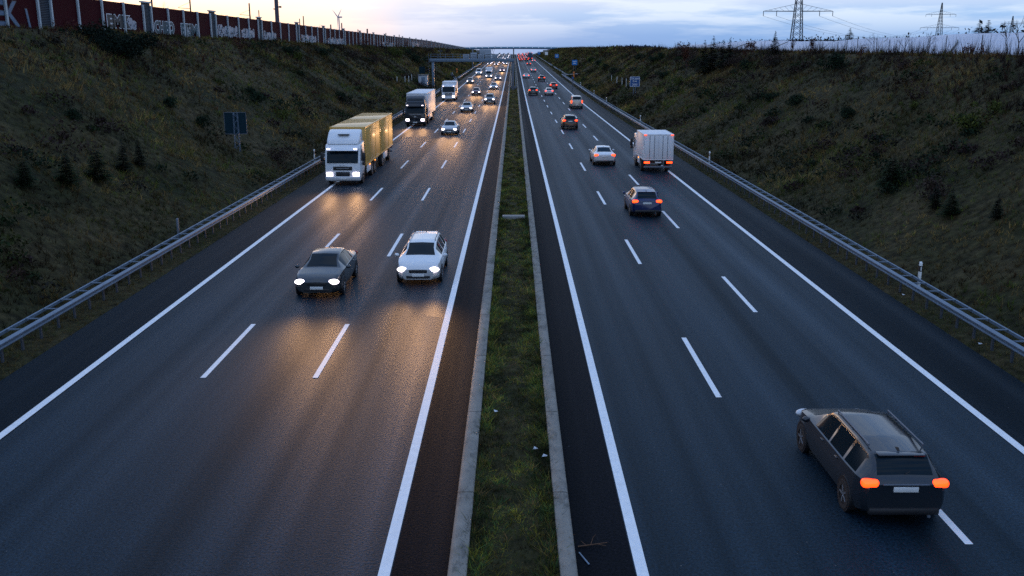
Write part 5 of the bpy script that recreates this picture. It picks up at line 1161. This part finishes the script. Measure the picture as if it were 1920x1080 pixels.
# ------------------------------------------------------------------ sky and light
SUN_AZ, SUN_EL = R(-22), R(4)                       # measured from +Y, negative = left
w = bpy.data.worlds.new('World'); scene.world = w; w.use_nodes = True; n = w.node_tree; n.nodes.clear()
out = N(n, 'ShaderNodeOutputWorld'); bg = N(n, 'ShaderNodeBackground'); n.links.new(bg.outputs[0], out.inputs[0])
sky = N(n, 'ShaderNodeTexSky', sky_type='NISHITA'); sky.sun_disc = False; sky.sun_elevation = SUN_EL; sky.sun_rotation = SUN_AZ; sky.altitude = 100; sky.dust_density = 2.0
tc = N(n, 'ShaderNodeTexCoord'); sp = N(n, 'ShaderNodeSeparateXYZ'); n.links.new(tc.outputs['Generated'], sp.inputs[0])
def math_(op, a, b=None, clamp=False):
    x = N(n, 'ShaderNodeMath', operation=op); x.use_clamp = clamp
    for i, v in enumerate((a, b)):
        if v is None: continue
        if isinstance(v, (int, float)): x.inputs[i].default_value = v
        else: n.links.new(v, x.inputs[i])
    return x.outputs[0]
def ramp(src, pts):
    c = N(n, 'ShaderNodeValToRGB'); e = c.color_ramp
    while len(e.elements) < len(pts): e.elements.new(.5)
    for el, (p_, col) in zip(e.elements, pts): el.position = p_; el.color = (*col, 1)
    n.links.new(src, c.inputs[0]); return c.outputs[0]
def mixc(f, a, b, bt='MIX'):
    x = N(n, 'ShaderNodeMix', data_type='RGBA', blend_type=bt)
    for i, v in ((0, f), (6, a), (7, b)):
        if isinstance(v, (int, float)): x.inputs[i].default_value = v
        elif isinstance(v, tuple): x.inputs[i].default_value = (*v, 1)
        else: n.links.new(v, x.inputs[i])
    return x.outputs[2]
elev = sp.outputs[2]
# cloud streaks, stretched along the horizon
mp = N(n, 'ShaderNodeMapping'); mp.inputs['Scale'].default_value = (5, 5, 42); n.links.new(tc.outputs['Generated'], mp.inputs['Vector'])
cn = N(n, 'ShaderNodeTexNoise'); cn.inputs['Scale'].default_value = 1.3; cn.inputs['Detail'].default_value = 8; cn.inputs['Roughness'].default_value = .58; n.links.new(mp.outputs[0], cn.inputs['Vector'])
e01 = math_('MULTIPLY', math_('ADD', elev, .01), 6.0, True)               # 0..1 over about 9 degrees
base = ramp(e01, [(0.0, (.19, .37, .72)), (.14, (.22, .43, .80)), (.26, (.37, .59, .93)), (.36, (.62, .74, .98)), (1.0, (.50, .66, .95))])
zen = ramp(elev, [(0.0, (1, 1, 1)), (.15, (1, 1, 1)), (.35, (.37, .65, .98)), (1.0, (.19, .44, .88))])
base = mixc(1.0, base, zen, 'MULTIPLY')
cl = ramp(cn.outputs['Fac'], [(.44, (0, 0, 0)), (.57, (1, 1, 1))])
clf = math_('MULTIPLY', cl, math_('MULTIPLY', math_('SUBTRACT', elev, .004), 30, True))
base = mixc(math_('MULTIPLY', clf, .85), base, (.75, .88, 1.05))
az = math_('ARCTAN2', sp.outputs[0], sp.outputs[1])
wl = math_('MULTIPLY', math_('SUBTRACT', 1.0, math_('DIVIDE', math_('ABSOLUTE', math_('SUBTRACT', az, -.36)), .42), True), math_('SUBTRACT', 1.0, math_('MULTIPLY', elev, 4.0), True))
base = mixc(math_('MULTIPLY', wl, .85), base, (.90, .96, 1.06))
# warm side: azimuth factor from x/y
az = math_('ARCTAN2', sp.outputs[0], sp.outputs[1])
wf = math_('SUBTRACT', 1.0, math_('DIVIDE', math_('ABSOLUTE', math_('SUBTRACT', az, -.38)), .27), True); wf = math_('POWER', wf, .8)
wf = math_('MULTIPLY', wf, math_('SUBTRACT', 1.0, math_('MULTIPLY', elev, 5.0), True))
warm = ramp(math_('MULTIPLY', math_('ADD', elev, .0), 14, True), [(0.0, (1.2, .45, .14)), (.22, (1.5, .68, .26)), (.42, (1.55, 1.0, .52)), (.68, (1.35, 1.05, .88)), (1.0, (.82, .84, .95))])
base = mixc(wf, base, warm)
nish = mixc(1.0, sky.outputs[0], (.012, .012, .014), 'MULTIPLY')
tot = mixc(1.0, base, nish, 'ADD')
n.links.new(tot, bg.inputs['Color']); bg.inputs['Strength'].default_value = 1.0
sl = bpy.data.lights.new('sun', 'SUN'); sl.energy = .08; sl.angle = R(12); sl.color = (1, .72, .5); so = bpy.data.objects.new('sun', sl); COL.objects.link(so)
sd = Vector((math.sin(SUN_AZ)*math.cos(R(9)), math.cos(SUN_AZ)*math.cos(R(9)), math.sin(R(9)))); so.rotation_euler = (-sd).to_track_quat('-Z', 'Y').to_euler(); so.location = (0, 0, 60)

scene.view_settings.view_transform = 'Standard'; scene.view_settings.look = 'None'; scene.view_settings.exposure = 0; scene.view_settings.gamma = 1
c = scene.cycles; c.max_bounces = 4; c.diffuse_bounces = 2; c.glossy_bounces = 2; c.transmission_bounces = 2; c.sample_clamp_indirect = .7; c.sample_clamp_direct = 6; c.use_denoising = False; c.use_light_tree = True; c.caustics_reflective = False; c.caustics_refractive = False
